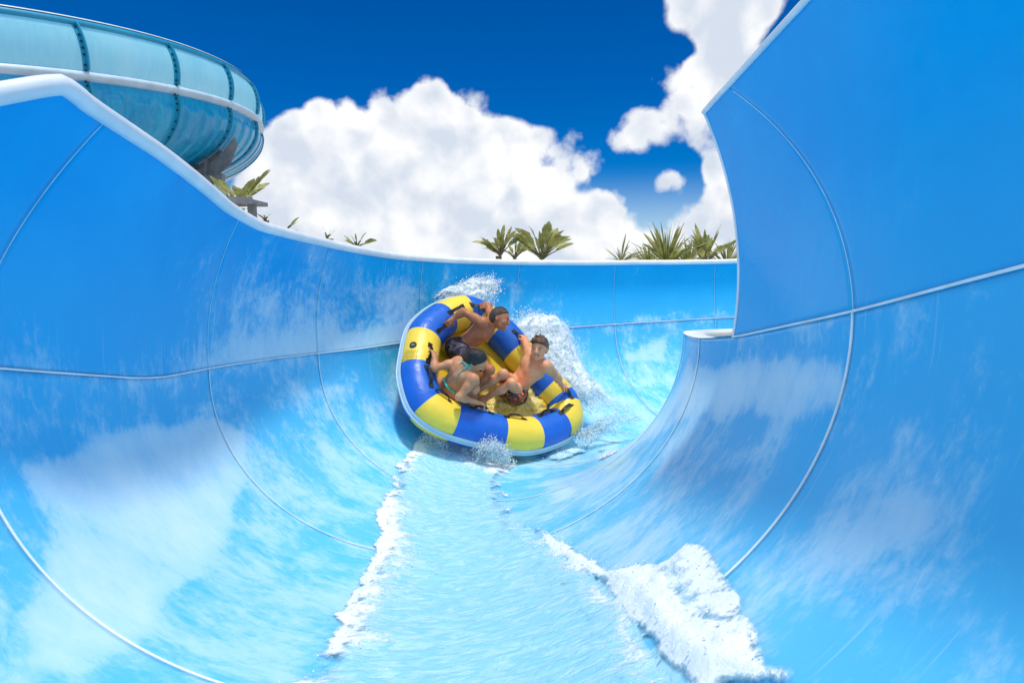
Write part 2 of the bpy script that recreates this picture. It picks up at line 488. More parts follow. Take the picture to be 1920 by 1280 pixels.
# tone is palest on the floor and deepens towards the joints
def trough_panels():
    for a, b in zip(RINGS[:-1], RINGS[1:]):
        ts = stations(a, b, .035 if 1.5 < b < 9 else .07); ss = np.linspace(-1, 1, 121)
        T, S = np.meshgrid(ts, ss, indexing='ij')
        P = low(T, S)
        uv = np.stack([T, S * 2.9], -1).reshape(-1, 2)
        o = obj('trough_panel', P, grid_faces(len(ts), len(ss)), MAT['gel'], slide, uv=uv,
                attrs={'veil': veil_low(T, S).ravel(), 'tone': (1 - .45 * sstep(.35, 1.0, np.abs(S))).ravel()})
        sol = o.modifiers.new('thickness', 'SOLIDIFY'); sol.thickness = .014; sol.offset = 1
def outer_panels():
    # seams of the wall panels lean: the panel meets the rim further along than the joint
    lean = {2.75: .52, .5: .5, -1.5: .5, -3.75: .5}
    for a, b in zip(RINGS[:-1], RINGS[1:]):
        n = max(3, int((b - a) / .04)); ws = np.linspace(0, 1, 41)
        la, lb = lean.get(round(a, 2), 0.), lean.get(round(b, 2), 0.)
        k = np.linspace(0, 1, n)
        k2, W = np.meshgrid(k, ws, indexing='ij')
        T = (a + la * W) * (1 - k2) + (b + lb * W) * k2
        P = up_out(T, W)
        veil = .28 * (1 - sstep(0, .30, W)) + .16 + .42 * sstep(3.6, 6.0, T) * (1 - sstep(8, 11, T)) * (1 - .6 * sstep(.4, .95, W))  # broad milky sheen along the bend is painted into the colour
        obj('outer_wall_panel', P, grid_faces(n, 41), MAT['gel'], slide, uv=np.stack([T, 2.9 + W * 1.3], -1).reshape(-1, 2),
            attrs={'veil': veil.ravel(), 'tone': (np.zeros_like(veil) + .42 * (1 - sstep(0, .8, W))).ravel()}).modifiers.new('thickness', 'SOLIDIFY').thickness = .012
def inner_panels():
    lean = lambda w: .52 * w + .55 * w * w
    for a, b in ((-3.75, -1.5), (-1.5, .5), (.5, 2.75), (2.75, PANEL_END)):
        n = max(3, int((b - a) / .04)); ws = np.linspace(0, 1, 49)
        k2, W = np.meshgrid(np.linspace(0, 1, n), ws, indexing='ij')
        L = lean(W)
        lb = 0. if b == PANEL_END else L
        T = np.minimum((a + L) * (1 - k2) + (b + lb) * k2, PANEL_END)
        P = up_in(T, W)
        veil = .12 + .14 * (1 - sstep(0, .15, W))
        o = obj('inner_wall_panel', P, grid_faces(n, 49), MAT['gel'], slide, uv=np.stack([T, 2.9 + W * 1.6], -1).reshape(-1, 2),
            attrs={'veil': veil.ravel(), 'tone': (np.zeros_like(veil) + .36 * (1 - sstep(0, .7, W))).ravel()})
        sol = o.modifiers.new('thickness', 'SOLIDIFY'); sol.thickness = .014; sol.offset = 1
trough_panels(); outer_panels(); inner_panels()

def slide_trim():
    # rolled white rim of the outer wall
    ts = stations(-3.75, RINGS[-1], .04)
    p = up_out(ts, np.ones_like(ts))
    d = np.stack([np.zeros_like(ts)] * 3, -1); d[:, 2] = 1
    inn = up_out(ts, np.ones_like(ts) * .9) - p
    mb = MB(); mb.tube(p + [0, 0, .000], .032, 14); mb.build('outer_rim', MAT['rim'], slide)
    # outer rim of the tall inner panel
    ts = stations(-3.75, PANEL_END, .05); mb = MB(); mb.tube(up_in(ts, np.ones_like(ts)), .013, 8); mb.build('inner_rim', MAT['rim'], slide)
    # finished edge at the end of the tall panel
    w = np.linspace(0, 1, 50); mb = MB(); mb.tube(up_in(np.full(50, PANEL_END), w), .008, 8); mb.build('panel_edge', MAT['seam'], slide)
    # long joints between trough and walls
    ts = stations(-3.75, RINGS[-1], .05)
    mb = MB(); mb.tube(low(ts, np.full(len(ts), -.999), .006), .0042, 8); mb.build('joint_seam', MAT['seam'], slide)
    ts = stations(-3.75, PANEL_END, .05)
    mb = MB(); mb.tube(low(ts, np.full(len(ts), .999), .006), .0046, 8); mb.build('joint_seam', MAT['seam'], slide)
    # flat white flange on top of the trough where the tall panel has ended
    ts = stations(PANEL_END - .05, RINGS[-1], .05)
    e = low(ts, np.ones_like(ts)); rr = smooth_curve(zr, ts)
    outer = place(ts, np.full(len(ts), A_W + .17), rr + .005) * K; lip = place(ts, np.full(len(ts), A_W + .17), rr - .07) * K
    inner = place(ts, np.full(len(ts), A_W - .004), rr + .004) * K; under = place(ts, np.full(len(ts), A_W + .01), rr - .03) * K
    V = np.stack([inner, outer, lip, under], 1)
    obj('trough_flange', V, grid_faces(len(ts), 4), MAT['rim'], slide, smooth=False)
    # ring seams across the trough
    for k, t in enumerate(RINGS[1:-1]):
        s = np.linspace(-1, 1, 90)
        r = .0044 if t == 2.75 else .0026
        mb = MB(); mb.tube(low(np.full(90, t), s, .003), r, 8); mb.build('ring_seam', MAT['seam'], slide)
        le = .52 if t < 3 else 0.
        w = np.linspace(0, .97, 40)
        mb = MB(); mb.tube(up_out(t + le * w, w), .0019, 6); mb.build('wall_seam', MAT['seam2'], slide)
        if t < PANEL_END:
            L = .52 * w + .55 * w * w
            mb = MB(); mb.tube(up_in(np.minimum(t + L, PANEL_END), w) , .0018, 6); mb.build('wall_seam', MAT['seam2'], slide)
MAT['seam2'] = simple('blue_sealant', (.45, .78, .95), .4)
slide_trim()

# ------------------------------------------------------------------ water running down the trough and its foam
def water_sheet():
    Lp = [(800, 818), (740, 868), (716, 930), (702, 1010), (698, 1045), (664, 1085), (628, 1170), (582, 1240), (552, 1279)]
    Rp = [(955, 872), (962, 950), (1012, 1000), (1062, 1040), (1142, 1082), (1184, 1140), (1240, 1215), (1290, 1279)]
    L = poly_on(Lp); R = poly_on(Rp)
    Lx = np.array([[1.2, L[-1][1] - .28], [-2, L[-1][1] - .6]]); Rx = np.array([[1.2, R[-1][1] + .1], [-2, R[-1][1] + .2]])
    top = poly_on([(860, 800), (930, 790)])
    main = np.concatenate([L, Lx, Rx[::-1], R[::-1], top[::-1]])
    band = poly_on([(1000, 985), (1062, 1028), (1140, 1068), (1230, 1058), (1262, 1100), (1330, 1165), (1400, 1215), (1485, 1275), (1480, 1279), (1300, 1279), (1225, 1225), (1180, 1150), (1110, 1085)])
    tri = poly_on([(1140, 1072), (1228, 1062), (1292, 1012), (1332, 1014), (1396, 1105), (1440, 1190), (1478, 1270), (1470, 1279), (1320, 1279), (1220, 1180)])
    pond = poly_on([(985, 845), (1075, 838), (1135, 770), (1190, 772), (1240, 790), (1160, 830), (1110, 850), (1050, 870)])
    ts = stations(-.5, 10.2, .022); ss = np.linspace(-.62, .62, 170)
    T, S = np.meshgrid(ts, ss, indexing='ij')
    q = np.stack([T, S * 2.9], -1)
    jag = (fbm(q * 3.0, 5, 3) - .5) * .34 + (fbm(q * 14, 3, 9) - .5) * .10
    dm = poly_dist(T, S, main) + jag * .6
    db = poly_dist(T, S, band) + jag * .38
    dt = poly_dist(T, S, tri) + jag * .25
    dp = poly_dist(T, S, pond) + jag * .7
    Lpoly = np.concatenate([L, Lx]); Rpoly = np.concatenate([R, Rx])
    def line_d(pl):
        x, y = T, S * SC_S; d = np.full(T.shape, 1e9)
        for a, b in zip(pl[:-1], pl[1:]):
            a = a * [1, SC_S]; b = b * [1, SC_S]; e = b - a
            k = np.clip(((x - a[0]) * e[0] + (y - a[1]) * e[1]) / (e @ e + 1e-12), 0, 1)
            d = np.minimum(d, np.hypot(x - a[0] - k * e[0], y - a[1] - k * e[1]))
        return d
    dl, dr = line_d(Lpoly), line_d(Rpoly)
    wl = .10 + .34 * fbm(q * 1.4, 4, 21) ** 1.5
    farfade = sstep(1.4, 3.4, T); rag = .55 + .9 * fbm(q * 2.6, 3, 61)
    foam = np.maximum(np.exp(-(dl / (wl * 1.5)) ** 1.2) * (.55 + .40 * farfade) * rag, np.exp(-(dr / (wl * .9)) ** 1.2) * .72 * rag)
    foam = foam * sstep(-.03, .07, dm)
    foam = np.maximum(foam, 1.15 * sstep(-.06, .06, db))
    foam = np.maximum(foam, .80 * sstep(.0, .04, dt) * np.exp(-np.maximum(dt, 0) / .09) + .52 * sstep(0, .1, dt))
    foam = np.maximum(foam, .55 * sstep(-.05, .3, dp))
    near_raft = np.exp(-((T - on_trough(860, 840)[0]) / .5) ** 2)
    foam = np.maximum(foam, .75 * near_raft)
    d = np.maximum.reduce([dm, db + .06, dt, dp])
    veil = np.clip(.16 + sstep(-.02, .30, dm) * .86, 0, 1)
    veil = np.maximum(veil, np.maximum(sstep(-.06, .04, db), sstep(-.42, -.05, db) * (dm > 0))); veil = np.maximum(veil, sstep(0, .10, dt) * .72); veil = np.maximum(veil, sstep(0, .2, dp) * .75)
    lump = fbm(q * 5, 5, 31)
    lift = .010 + .022 * sstep(0, .2, d) + foam * (.01 + .060 * lump) * (1 - .7 * sstep(-.02, .10, dt) * sstep(.04, -.04, db)) * sstep(-.02, .30, d) + .02 * (fbm(q * np.array([2.2, 4.]), 4, 41) - .5)
    P = low(T, S, 0.)
    e = 1e-3
    n = np.cross(low(T + e, S) - low(T - e, S), low(T, S + e) - low(T, S - e)); n /= np.linalg.norm(n, axis=-1)[..., None]
    n *= np.sign(n[..., 2:3])
    P = P + n * (np.maximum(lift, .006) * K)[..., None]
    idx = grid_faces(len(ts), len(ss))
    keep = (d.ravel()[idx] > 0).any(1)
    idx = idx[keep]
    used = np.unique(idx); remap = np.zeros(T.size, int); remap[used] = np.arange(len(used))
    o = obj('water', P.reshape(-1, 3)[used], remap[idx], MAT['water'], uv=q.reshape(-1, 2)[used],
            attrs={'foam': foam.ravel()[used], 'veil': veil.ravel()[used]})
    tag(o, 'shallow sheet of water with white foam edges running down the trough floor', 'water', kind='structure')
    # spray beads thrown up along the foam
    pr = (foam.ravel() * (d.ravel() > -.03)) ** 2 * (.12 + sstep(3.0, 5.0, T.ravel()))
    pick = RNG.choice(T.size, 6000, p=pr / pr.sum())
    base = P.reshape(-1, 3)[pick] + n.reshape(-1, 3)[pick] * (RNG.exponential(.007, 6000))[:, None] + RNG.normal(0, .008, (6000, 3))
    return base
ICO = None
def beads(name, pts, rad, mat, parent=None, stretch=None):
    """many small drops in one mesh"""
    global ICO
    if ICO is None:
        bm = bmesh.new(); bmesh.ops.create_icosphere(bm, subdivisions=1, radius=1)
        ICO = (np.array([v.co[:] for v in bm.verts]), np.array([[v.index for v in f.verts] for f in bm.faces])); bm.free()
    v, f = ICO
    pts = np.asarray(pts); n = len(pts); rad = np.broadcast_to(rad, (n,))
    jit = 1 + RNG.normal(0, .18, (n, len(v), 1))
    off = v[None] * rad[:, None, None] * jit
    if stretch is not None:
        d = stretch / (np.linalg.norm(stretch, axis=1)[:, None] + 1e-9)
        k = (off * d[:, None]).sum(-1, keepdims=True)
        off = off + d[:, None] * k * (np.abs(RNG.normal(.6, .6, (n, 1, 1))) + (RNG.random((n, 1, 1)) < .14) * RNG.uniform(1.5, 5, (n, 1, 1)))
    V = pts[:, None] + off
    Fc = (f[None] + (np.arange(n) * len(v))[:, None, None]).reshape(-1, 3)
    return obj(name, V.reshape(-1, 3), Fc, mat, parent)
foam_pts = water_sheet()
tag(beads('foam', foam_pts, np.abs(RNG.normal(0, .0013, len(foam_pts))) + .0010, MAT['drop']),
    'white foam beads along the edges of the water running down the trough', 'foam', kind='stuff')

# ------------------------------------------------------------------ the raft
def P(cx, cy, d):
    """point seen at (cx,cy) of the raft close-up, at distance d along the lens axis (flume frame, metres)"""
    x = 700 + cx / 3.368; y = 500 + cy / 3.368
    return np.array([(x - 960) / F * d, d, (640 - y) / F * d])
RN = np.array([.47, -.66, .59]); RN /= np.linalg.norm(RN)
RC0 = np.array([(915 - 960) / F * 5.6, 5.6, (640 - 705) / F * 5.6])
RU = np.array([.77, 0, -.62]); RU -= RN * (RU @ RN); RU /= np.linalg.norm(RU)
RW = np.cross(RN, RU)
def Q(cx, cy, h):
    r = P(cx, cy, 1.); return r * ((RN @ RC0 + h) / (RN @ r))
def r3(u, w, h=0.): return RC0 + np.multiply.outer(u, RU) + np.multiply.outer(w, RW) + np.multiply.outer(h, RN) if np.ndim(u) else RC0 + u * RU + w * RW + h * RN
TR = .168
def raft():
    root = empty('inflatable_raft', to_world(RC0))
    tag(root, 'round blue and yellow inflatable raft tilted up on the slide with three riders', 'raft')
    outline = [(500, 205), (390, 243), (300, 300), (208, 400), (166, 590), (155, 700), (192, 855), (240, 940), (330, 1015), (480, 1085), (690, 1140), (880, 1178), (1030, 1172),
               (1200, 1110), (1292, 1035), (1308, 960), (1290, 880), (1235, 790), (1150, 700), (1060, 605), (960, 485), (850, 368), (710, 262), (585, 208)]
    uw = []
    for x, y in outline:
        p = Q(x, y, 0.) - RC0; uw.append((p @ RU, p @ RW))
    uw = catmull(np.array(uw), 480, True)
    # inset by the tube radius (foreshortened outline: silhouette lies one radius out)
    for _ in range(10): uw = (np.roll(uw, 1, 0) + 2 * uw + np.roll(uw, -1, 0)) / 4
    t = np.roll(uw, -1, 0) - np.roll(uw, 1, 0); t /= np.linalg.norm(t, axis=1)[:, None]
    nrm = np.stack([-t[:, 1], t[:, 0]], 1)
    c = uw.mean(0)
    if ((c - uw) * nrm).sum() < 0: nrm = -nrm
    cl = uw + nrm * TR
    for _ in range(60): cl = (np.roll(cl, 1, 0) + 2 * cl + np.roll(cl, -1, 0)) / 4
    # resample evenly
    seg = np.linalg.norm(np.roll(cl, -1, 0) - cl, axis=1); s = np.concatenate([[0], np.cumsum(seg)]); m = 320
    q = np.linspace(0, s[-1], m, endpoint=False); cc = np.concatenate([cl, cl[:1]])
    cl = np.stack([np.interp(q, s, cc[:, 0]), np.interp(q, s, cc[:, 1])], 1)
    t = np.roll(cl, -1, 0) - np.roll(cl, 1, 0); t /= np.linalg.norm(t, axis=1)[:, None]
    out = np.stack([t[:, 1], -t[:, 0]], 1)
    if ((cl - cl.mean(0)) * out).sum() < 0: out = -out
    T3 = np.outer(t[:, 0], RU) + np.outer(t[:, 1], RW); O3 = np.outer(out[:, 0], RU) + np.outer(out[:, 1], RW); C3 = RC0 + np.outer(cl[:, 0], RU) + np.outer(cl[:, 1], RW)
    # colour changes, read where each band meets the outer edge
    bnd = [((208, 400), 1), ((372, 250), 0), ((548, 204), 1), ((700, 262), 0), ((850, 368), 1), ((975, 505), 0), ((1045, 585), 1), ((1165, 715), 0), ((1240, 800), 1), ((1302, 905), 0), ((1232, 1092), 1), ((1040, 1150), 0), ((800, 1160), 1), ((470, 1080), 0), ((228, 915), 1), ((163, 610), 0)]
    # flag = colour that begins there going clockwise in this list (1 blue, 0 yellow)
    ang = np.arctan2(cl[:, 1], cl[:, 0])
    ks = []
    for (x, y), flag in bnd:
        p = Q(x, y, 0.) - RC0; a = np.array([p @ RU, p @ RW])
        ks.append((int(np.argmin(np.linalg.norm(cl - a, axis=1))), flag))
    # walk direction of the list
    colr = np.zeros(m, int)
    order = [k for k, _ in ks]
    fwd = sum(((order[(i + 1) % 16] - order[i]) % m) for i in range(16)) == m
    for i, (k, flag) in enumerate(ks):
        e = order[(i + 1) % 16]; j = k
        while j != e:
            colr[j] = flag; j = (j + (1 if fwd else -1)) % m
        colr[j] = colr[j]
    nv = 36
    th = np.linspace(0, 2 * np.pi, nv, endpoint=False)
    # the tube bulges between its seams and pinches slightly at them
    chg = np.where(colr != np.roll(colr, 1))[0]
    dist = np.min(np.abs((np.arange(m)[:, None] - chg[None] + m // 2) % m - m // 2), axis=1)
    rr = TR * (1 - .028 * np.exp(-(dist / 2.2) ** 2))
    # sagging wrinkles on the inside of the bends
    V = C3[:, None] + rr[:, None, None] * (np.cos(th)[None, :, None] * O3[:, None] + np.sin(th)[None, :, None] * 1.0 * RN)
    f = grid_faces(m, nv, True, True)
    fc = np.repeat(colr, nv)
    obj('tube', V, f, [MAT['yellow'], MAT['blue']], root, mi=fc)
    bv = BVHTree.FromPolygons([tuple(p) for p in V.reshape(-1, 3)], [tuple(x) for x in f.tolist()])
    # pale rub strip around the widest line, a bead of it stands proud
    prof = [(-.036, .0), (-.022, .010), (0, .014), (.022, .010), (.036, .0)]
    R = rr.mean()
    S = np.stack([C3 + O3 * (math.sqrt(max(R * R - h * h, 0)) + e) + RN * (h + .012) for h, e in prof], 1)
    obj('rub_strip', S, grid_faces(m, 5, True, False), MAT['strip'], root)
    mb = MB(); mb.tube(C3 + O3 * (R + .018) + RN * .012, .008, 6, True); mb.build('strip_bead', MAT['strip'], bpy.data.objects['rub_strip'])
    # floor (slightly dished, with inflated ribs)
    k = np.linspace(0, 1, 40)
    ctr = RC0 + RU * cl[:, 0].mean() + RW * cl[:, 1].mean()
    edge = C3 - O3 * TR * .5
    G = ctr + (edge - ctr)[:, None] * k[None, :, None]
    dd = (G - RC0) @ RW
    G = G + RN * (-.115 + .018 * np.abs(np.sin(dd * 18)))[..., None]
    obj('floor', G, grid_faces(m, 40, True, False), MAT['yfloor'], root)
    B = ctr + (C3 - ctr)[:, None] * k[None, :, None] - RN * (.13)
    obj('underside', B, grid_faces(m, 40, True, False), MAT['blue'], root)
    # grab handles: webbing loops with stitched patches
    hd = [(440, 375, 0), (523, 270, 0), (668, 262, 0), (352, 545, 0), (350, 692, 0), (440, 800, 0), (685, 908, 0), (905, 930, 0), (1095, 926, 0), (1215, 897, 0), (1212, 778, 0), (928, 452, 0)]
    pos = {}
    for i, (x, y, _) in enumerate(hd):
        h = bv.ray_cast(Vector((0, 0, 0)), Vector(P(x, y, 1.)).normalized())
        if h[0] is None: print('handle misses the tube', i); h = bv.find_nearest(Vector(Q(x, y, TR)))
        p, nn = np.array(h[0]), np.array(h[1])
        j = int(np.argmin(np.linalg.norm(C3 - p, axis=1)))
        if nn @ (p - C3[j]) < 0: nn = -nn
        # turn the handle towards the top of the tube
        tg = T3[j]; sd = np.cross(nn, tg)
        pos[i] = (p, nn, tg)
        mb = MB()
        w = np.linspace(-1, 1, 17)
        L = .075
        path = [p + tg * (L * a) + nn * (.036 * (1 - a ** 4) - .004 - (L * a) ** 2 * 0.) for a in w]
        e = []
        for a, q_ in zip(w, path): e.append([q_ - sd * .014, q_ + sd * .014, q_ + sd * .014 + nn * .006, q_ - sd * .014 + nn * .006])
        mb.add(np.array(e), grid_faces(17, 4, False, True).tolist())
        for s_ in (-1, 1): mb.box(p + tg * s_ * (L + .014) + nn * .002, tg * .022, sd * .021, nn * .004)
        mb.build('handle', MAT['black'], root, smooth=False)
    # valve and warning print on the left yellow band
    def onT(x, y):
        h = bv.ray_cast(Vector((0, 0, 0)), Vector(P(x, y, 1.)).normalized())
        if h[0] is None: h = bv.find_nearest(Vector(Q(x, y, TR)))
        return np.array(h[0]), np.array(h[1])
    p, nn = onT(252, 494)
    if nn @ p > 0: nn = -nn
    a = np.cross(nn, RN); a /= np.linalg.norm(a); b_ = np.cross(nn, a)
    th2 = np.linspace(0, 2 * np.pi, 24, endpoint=False)
    mb = MB(); mb.tube([p + nn * .004 + .023 * (a * math.cos(x) + b_ * math.sin(x)) for x in th2], .009, 8, True)
    v = mb.build('valve', MAT['black'], root)
    mb = MB(); V2 = [p + nn * .007 + .016 * (a * math.cos(x) + b_ * math.sin(x)) for x in th2]; mb.add(V2, [list(range(24))]); mb.build('valve_cap', MAT['greycap'], v)
    mb = MB()
    rng = random.Random(3)
    for row in range(9):
        y0 = 528 + row * 8.2; x0 = 205 - row * 3.; x = x0
        while x < 262 - row * 1.6:
            wd = rng.uniform(3, 9)
            qs = []
            for (xx, yy) in ((x, y0), (x + wd, y0 - .9), (x + wd, y0 + 1.7), (x, y0 + 2.6)):
                pp, n2 = onT(xx, yy); n2 = n2 if n2 @ pp < 0 else -n2; qs.append(pp + n2 * .0025)
            mb.add(qs, [(0, 1, 2, 3)]); x += wd + 3
    for (xa, ya, xb, yb) in ((284, 522, 270, 545), (270, 560, 268, 577)):
        qs = []
        for (xx, yy) in ((xa, ya), (xa + 4, ya), (xb + 4, yb), (xb, yb)):
            pp, n2 = onT(xx, yy); n2 = n2 if n2 @ pp < 0 else -n2; qs.append(pp + n2 * .0025)
        mb.add(qs, [(0, 1, 2, 3)])
    mb.build('warning_print', MAT['print'], root, smooth=False)
    # water sloshing in the low end
    k = np.linspace(0, 1, 60)
    edge = C3 - O3 * TR * .62
    G = ctr + (edge - ctr)[:, None] * k[None, :, None]
    u, w = (G - RC0) @ RU, (G - RC0) @ RW
    low_end = sstep(-.30, .40, u + .30 * -w) 
    nz = fbm(np.stack([u * 7, w * 7], -1), 4, 77); n2 = fbm(np.stack([u * 20, w * 20], -1), 3, 78)
    h = -.150 + .110 * low_end + (.085 * (nz - .5) + .045 * (n2 - .5)) * (.35 + low_end)
    G = G + RN * h[..., None]
    o = obj('slosh_water', G, grid_faces(m, 60, True, False), MAT['slosh'], None, attrs={'foam': (low_end * .75).ravel()})
    tag(o, 'foamy shallow water sloshing over the yellow floor inside the raft', 'water', kind='stuff')
    return root, bv, pos, C3, O3, T3
MAT['greycap'] = simple('grey_cap', (.16, .18, .22), .4)
MAT['print'] = simple('olive_print', (.30, .22, .03), .6)
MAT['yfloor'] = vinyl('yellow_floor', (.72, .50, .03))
def slosh_mat():
    m, nt, b = new_mat('sloshing_water')
    tc = texco(nt); d = attr(nt, 'foam')
    n1 = noise(nt, tc, 7, 8, .7, .6); n2 = noise(nt, tc, 30, 5, .65, .3)
    s = math_n(nt, 'ADD', math_n(nt, 'MULTIPLY', n1, .55), math_n(nt, 'MULTIPLY', n2, .45))
    s = math_n(nt, 'ADD', s, math_n(nt, 'MULTIPLY', math_n(nt, 'SUBTRACT', d, .5), .22))
    c = mixc(nt, maprange(nt, s, .40, .58), (.58, .38, .02), (.82, .62, .12))
    c = mixc(nt, maprange(nt, s, .55, .69), c, (.94, .84, .48))
    nt.links.new(c, b.inputs['Base Color']); b.inputs['Roughness'].default_value = .12
    bump(nt, b, s, .9, .03)
    return m
MAT['slosh'] = slosh_mat()
RAFT, TUBE_BVH, HANDLES, TC3, TO3, TT3 = raft()

# ------------------------------------------------------------------ people: signed-distance bodies meshed as one continuous surface
class SDF:
    def __init__(s, lo, hi, h):
        s.h = h; s.lo = np.array(lo, float); s.n = np.ceil((np.array(hi) - s.lo) / h).astype(int) + 1
        s.F = np.full(s.n, .5, np.float32)
    def _sub(s, lo, hi, pad):
        a = np.maximum(np.floor((lo - pad - s.lo) / s.h).astype(int), 0); b = np.minimum(np.ceil((hi + pad - s.lo) / s.h).astype(int) + 1, s.n)
        if (b <= a).any(): return None, None
        ax = [s.lo[i] + s.h * np.arange(a[i], b[i]) for i in range(3)]
        G = np.stack(np.meshgrid(*ax, indexing='ij'), -1)
        return tuple(slice(a[i], b[i]) for i in range(3)), G
    def _put(s, sl, d, k, op):
        f = s.F[sl]
        if op == 'sub':
            d = -d; hh = np.clip(.5 - .5 * (f - d) / k, 0, 1); s.F[sl] = f + (d - f) * hh + k * hh * (1 - hh); return
        hh = np.clip(.5 + .5 * (f - d) / k, 0, 1)
        s.F[sl] = f + (d - f) * hh - k * hh * (1 - hh)
    def cap(s, a, b, ra, rb=None, k=.02, op='add', flat=None):
        a, b = np.asarray(a, float), np.asarray(b, float); rb = ra if rb is None else rb
        sl, G = s._sub(np.minimum(a, b), np.maximum(a, b), max(ra, rb) + .07)
        if sl is None: return
        e = b - a; t = np.clip(((G - a) @ e) / (e @ e + 1e-12), 0, 1)
        v = G - a - t[..., None] * e
        if flat is not None:       # squash along a direction: (dir, factor>1)
            dr, fc = flat; c = v @ dr; v = v + np.multiply.outer(c * (fc - 1), dr)
        d = np.sqrt((v * v).sum(-1)) - (ra + (rb - ra) * t)
        s._put(sl, d, k, op)
    def ell(s, c, r, ax=None, k=.025, op='add'):
        c = np.asarray(c, float); r = np.asarray(r, float); m = r.max()
        sl, G = s._sub(c - m, c + m, .07)
        if sl is None: return
        v = G - c
        if ax is not None: v = v @ np.array(ax).T
        k0 = np.sqrt(((v / r) ** 2).sum(-1)); k1 = np.sqrt(((v / (r * r)) ** 2).sum(-1)) + 1e-9
        s._put(sl, k0 * (k0 - 1) / k1, k, op)
    def mesh(s):
        Fg = s.F; nx, ny, nz = Fg.shape
        ins = Fg < 0
        c = sum(ins[dx:nx - 1 + dx, dy:ny - 1 + dy, dz:nz - 1 + dz].astype(np.int8) for dx in (0, 1) for dy in (0, 1) for dz in (0, 1))
        act = np.argwhere((c > 0) & (c < 8))
        idx = np.full((nx - 1, ny - 1, nz - 1), -1, np.int64); idx[tuple(act.T)] = np.arange(len(act))
        acc = np.zeros((len(act), 3)); cnt = np.zeros(len(act))
        cor = [(x, y, z) for x in (0, 1) for y in (0, 1) for z in (0, 1)]
        for i in range(8):
            for j in range(i + 1, 8):
                A, B = np.array(cor[i]), np.array(cor[j])
                if np.abs(A - B).sum() != 1: continue
                fa = Fg[tuple((act + A).T)]; fb = Fg[tuple((act + B).T)]
                x = (fa < 0) != (fb < 0)
                t = np.where(x, fa / (fa - fb + 1e-12), 0)
                acc += np.where(x[:, None], A + t[:, None] * (B - A), 0); cnt += x
        V = s.lo + s.h * (act + acc / np.maximum(cnt, 1)[:, None])
        Q4 = []
        for ax in range(3):
            o1, o2 = (ax + 1) % 3, (ax + 2) % 3
            a = np.take(ins, range(0, Fg.shape[ax] - 1), ax); b = np.take(ins, range(1, Fg.shape[ax]), ax)
            e = np.argwhere(a != b)
            e = e[(e[:, o1] > 0) & (e[:, o2] > 0) & (e[:, o1] < Fg.shape[o1] - 1) & (e[:, o2] < Fg.shape[o2] - 1)]
            fl = a[tuple(e.T)]
            u1 = np.zeros(3, int); u1[o1] = 1; u2 = np.zeros(3, int); u2[o2] = 1
            q = np.stack([idx[tuple((e - u1 - u2).T)], idx[tuple((e - u2).T)], idx[tuple(e.T)], idx[tuple((e - u1).T)]], 1)
            q[~fl] = q[~fl][:, ::-1]
            Q4.append(q)
        Q4 = np.concatenate(Q4); Q4 = Q4[(Q4 >= 0).all(1)]
        return V, Q4
def unit(v): v = np.asarray(v, float); return v / (np.linalg.norm(v) + 1e-12)
def lerp(a, b, t): return np.asarray(a) * (1 - t) + np.asarray(b) * t

def hand(S, w, d, pn, side, curl=1., sc=1.):
    """palm, four unequal bent fingers and a thumb; d = wrist to knuckles, pn = where the palm faces, side = +1 when the thumb lies on cross(d,pn)"""
    d = unit(d); pn = unit(pn - d * (np.dot(pn, d))); x = np.cross(d, pn) * side
    S.cap(w, w + d * .03 * sc, .022 * sc, .026 * sc, k=.015, flat=(pn, 1.35))
    for q in (-1, -.33, .33, 1):
        S.cap(w + d * .02 * sc + x * .012 * q * sc, w + d * .075 * sc + x * .027 * q * sc, .013 * sc, .0115 * sc, k=.010)
    for q, L in ((-1, .80), (-.33, .95), (.33, 1.), (1, .92)):
        b = w + d * .078 * sc + x * .0275 * q * sc; dr = d; p = b
        for j, (l, r) in enumerate(((.034, .0095), (.024, .0088), (.019, .0078))):
            a = curl * (.75 if j == 0 else .95)
            dr = unit(dr * math.cos(a) + np.cross(np.cross(dr, pn), dr) * math.sin(a)) if True else dr
            p2 = p + dr * l * L * sc; S.cap(p, p2, r * sc, r * .93 * sc, k=.005); p = p2
    b = w + d * .028 * sc + x * .026 * sc
    m = b + unit(x * .8 + d * .55 + pn * .35) * .034 * sc; e = m + unit(d * .75 + pn * .75 + x * .05) * .028 * sc
    S.cap(b, m, .0125 * sc, .0105 * sc, k=.010); S.cap(m, e, .0105 * sc, .0088 * sc, k=.006)

def foot(S, an, toe, up, sc=1.):
    f = unit(toe); up = unit(up - f * np.dot(up, f)); x = np.cross(f, up)
    heel = an - up * .035 * sc - f * .03 * sc
    S.ell(heel, (.032 * sc,) * 3, k=.02); S.cap(an, heel, .032 * sc, .03 * sc, k=.02)
    S.cap(an - up * .01 * sc, an + f * .10 * sc - up * .045 * sc, .032 * sc, .022 * sc, k=.025, flat=(up, 1.1))
    for q in (-.6, .6): S.cap(heel, an + f * .11 * sc - up * .052 * sc + x * .022 * q * sc, .024 * sc, .017 * sc, k=.02)
    for i, q in enumerate((-1, -.45, .05, .55, 1)):
        b = an + f * .105 * sc - up * .053 * sc + x * .034 * q * sc; L = .045 - .005 * i
        S.cap(b, b + f * L * sc - up * .004, (.0125 - .001 * i) * sc, (.011 - .001 * i) * sc, k=.008)

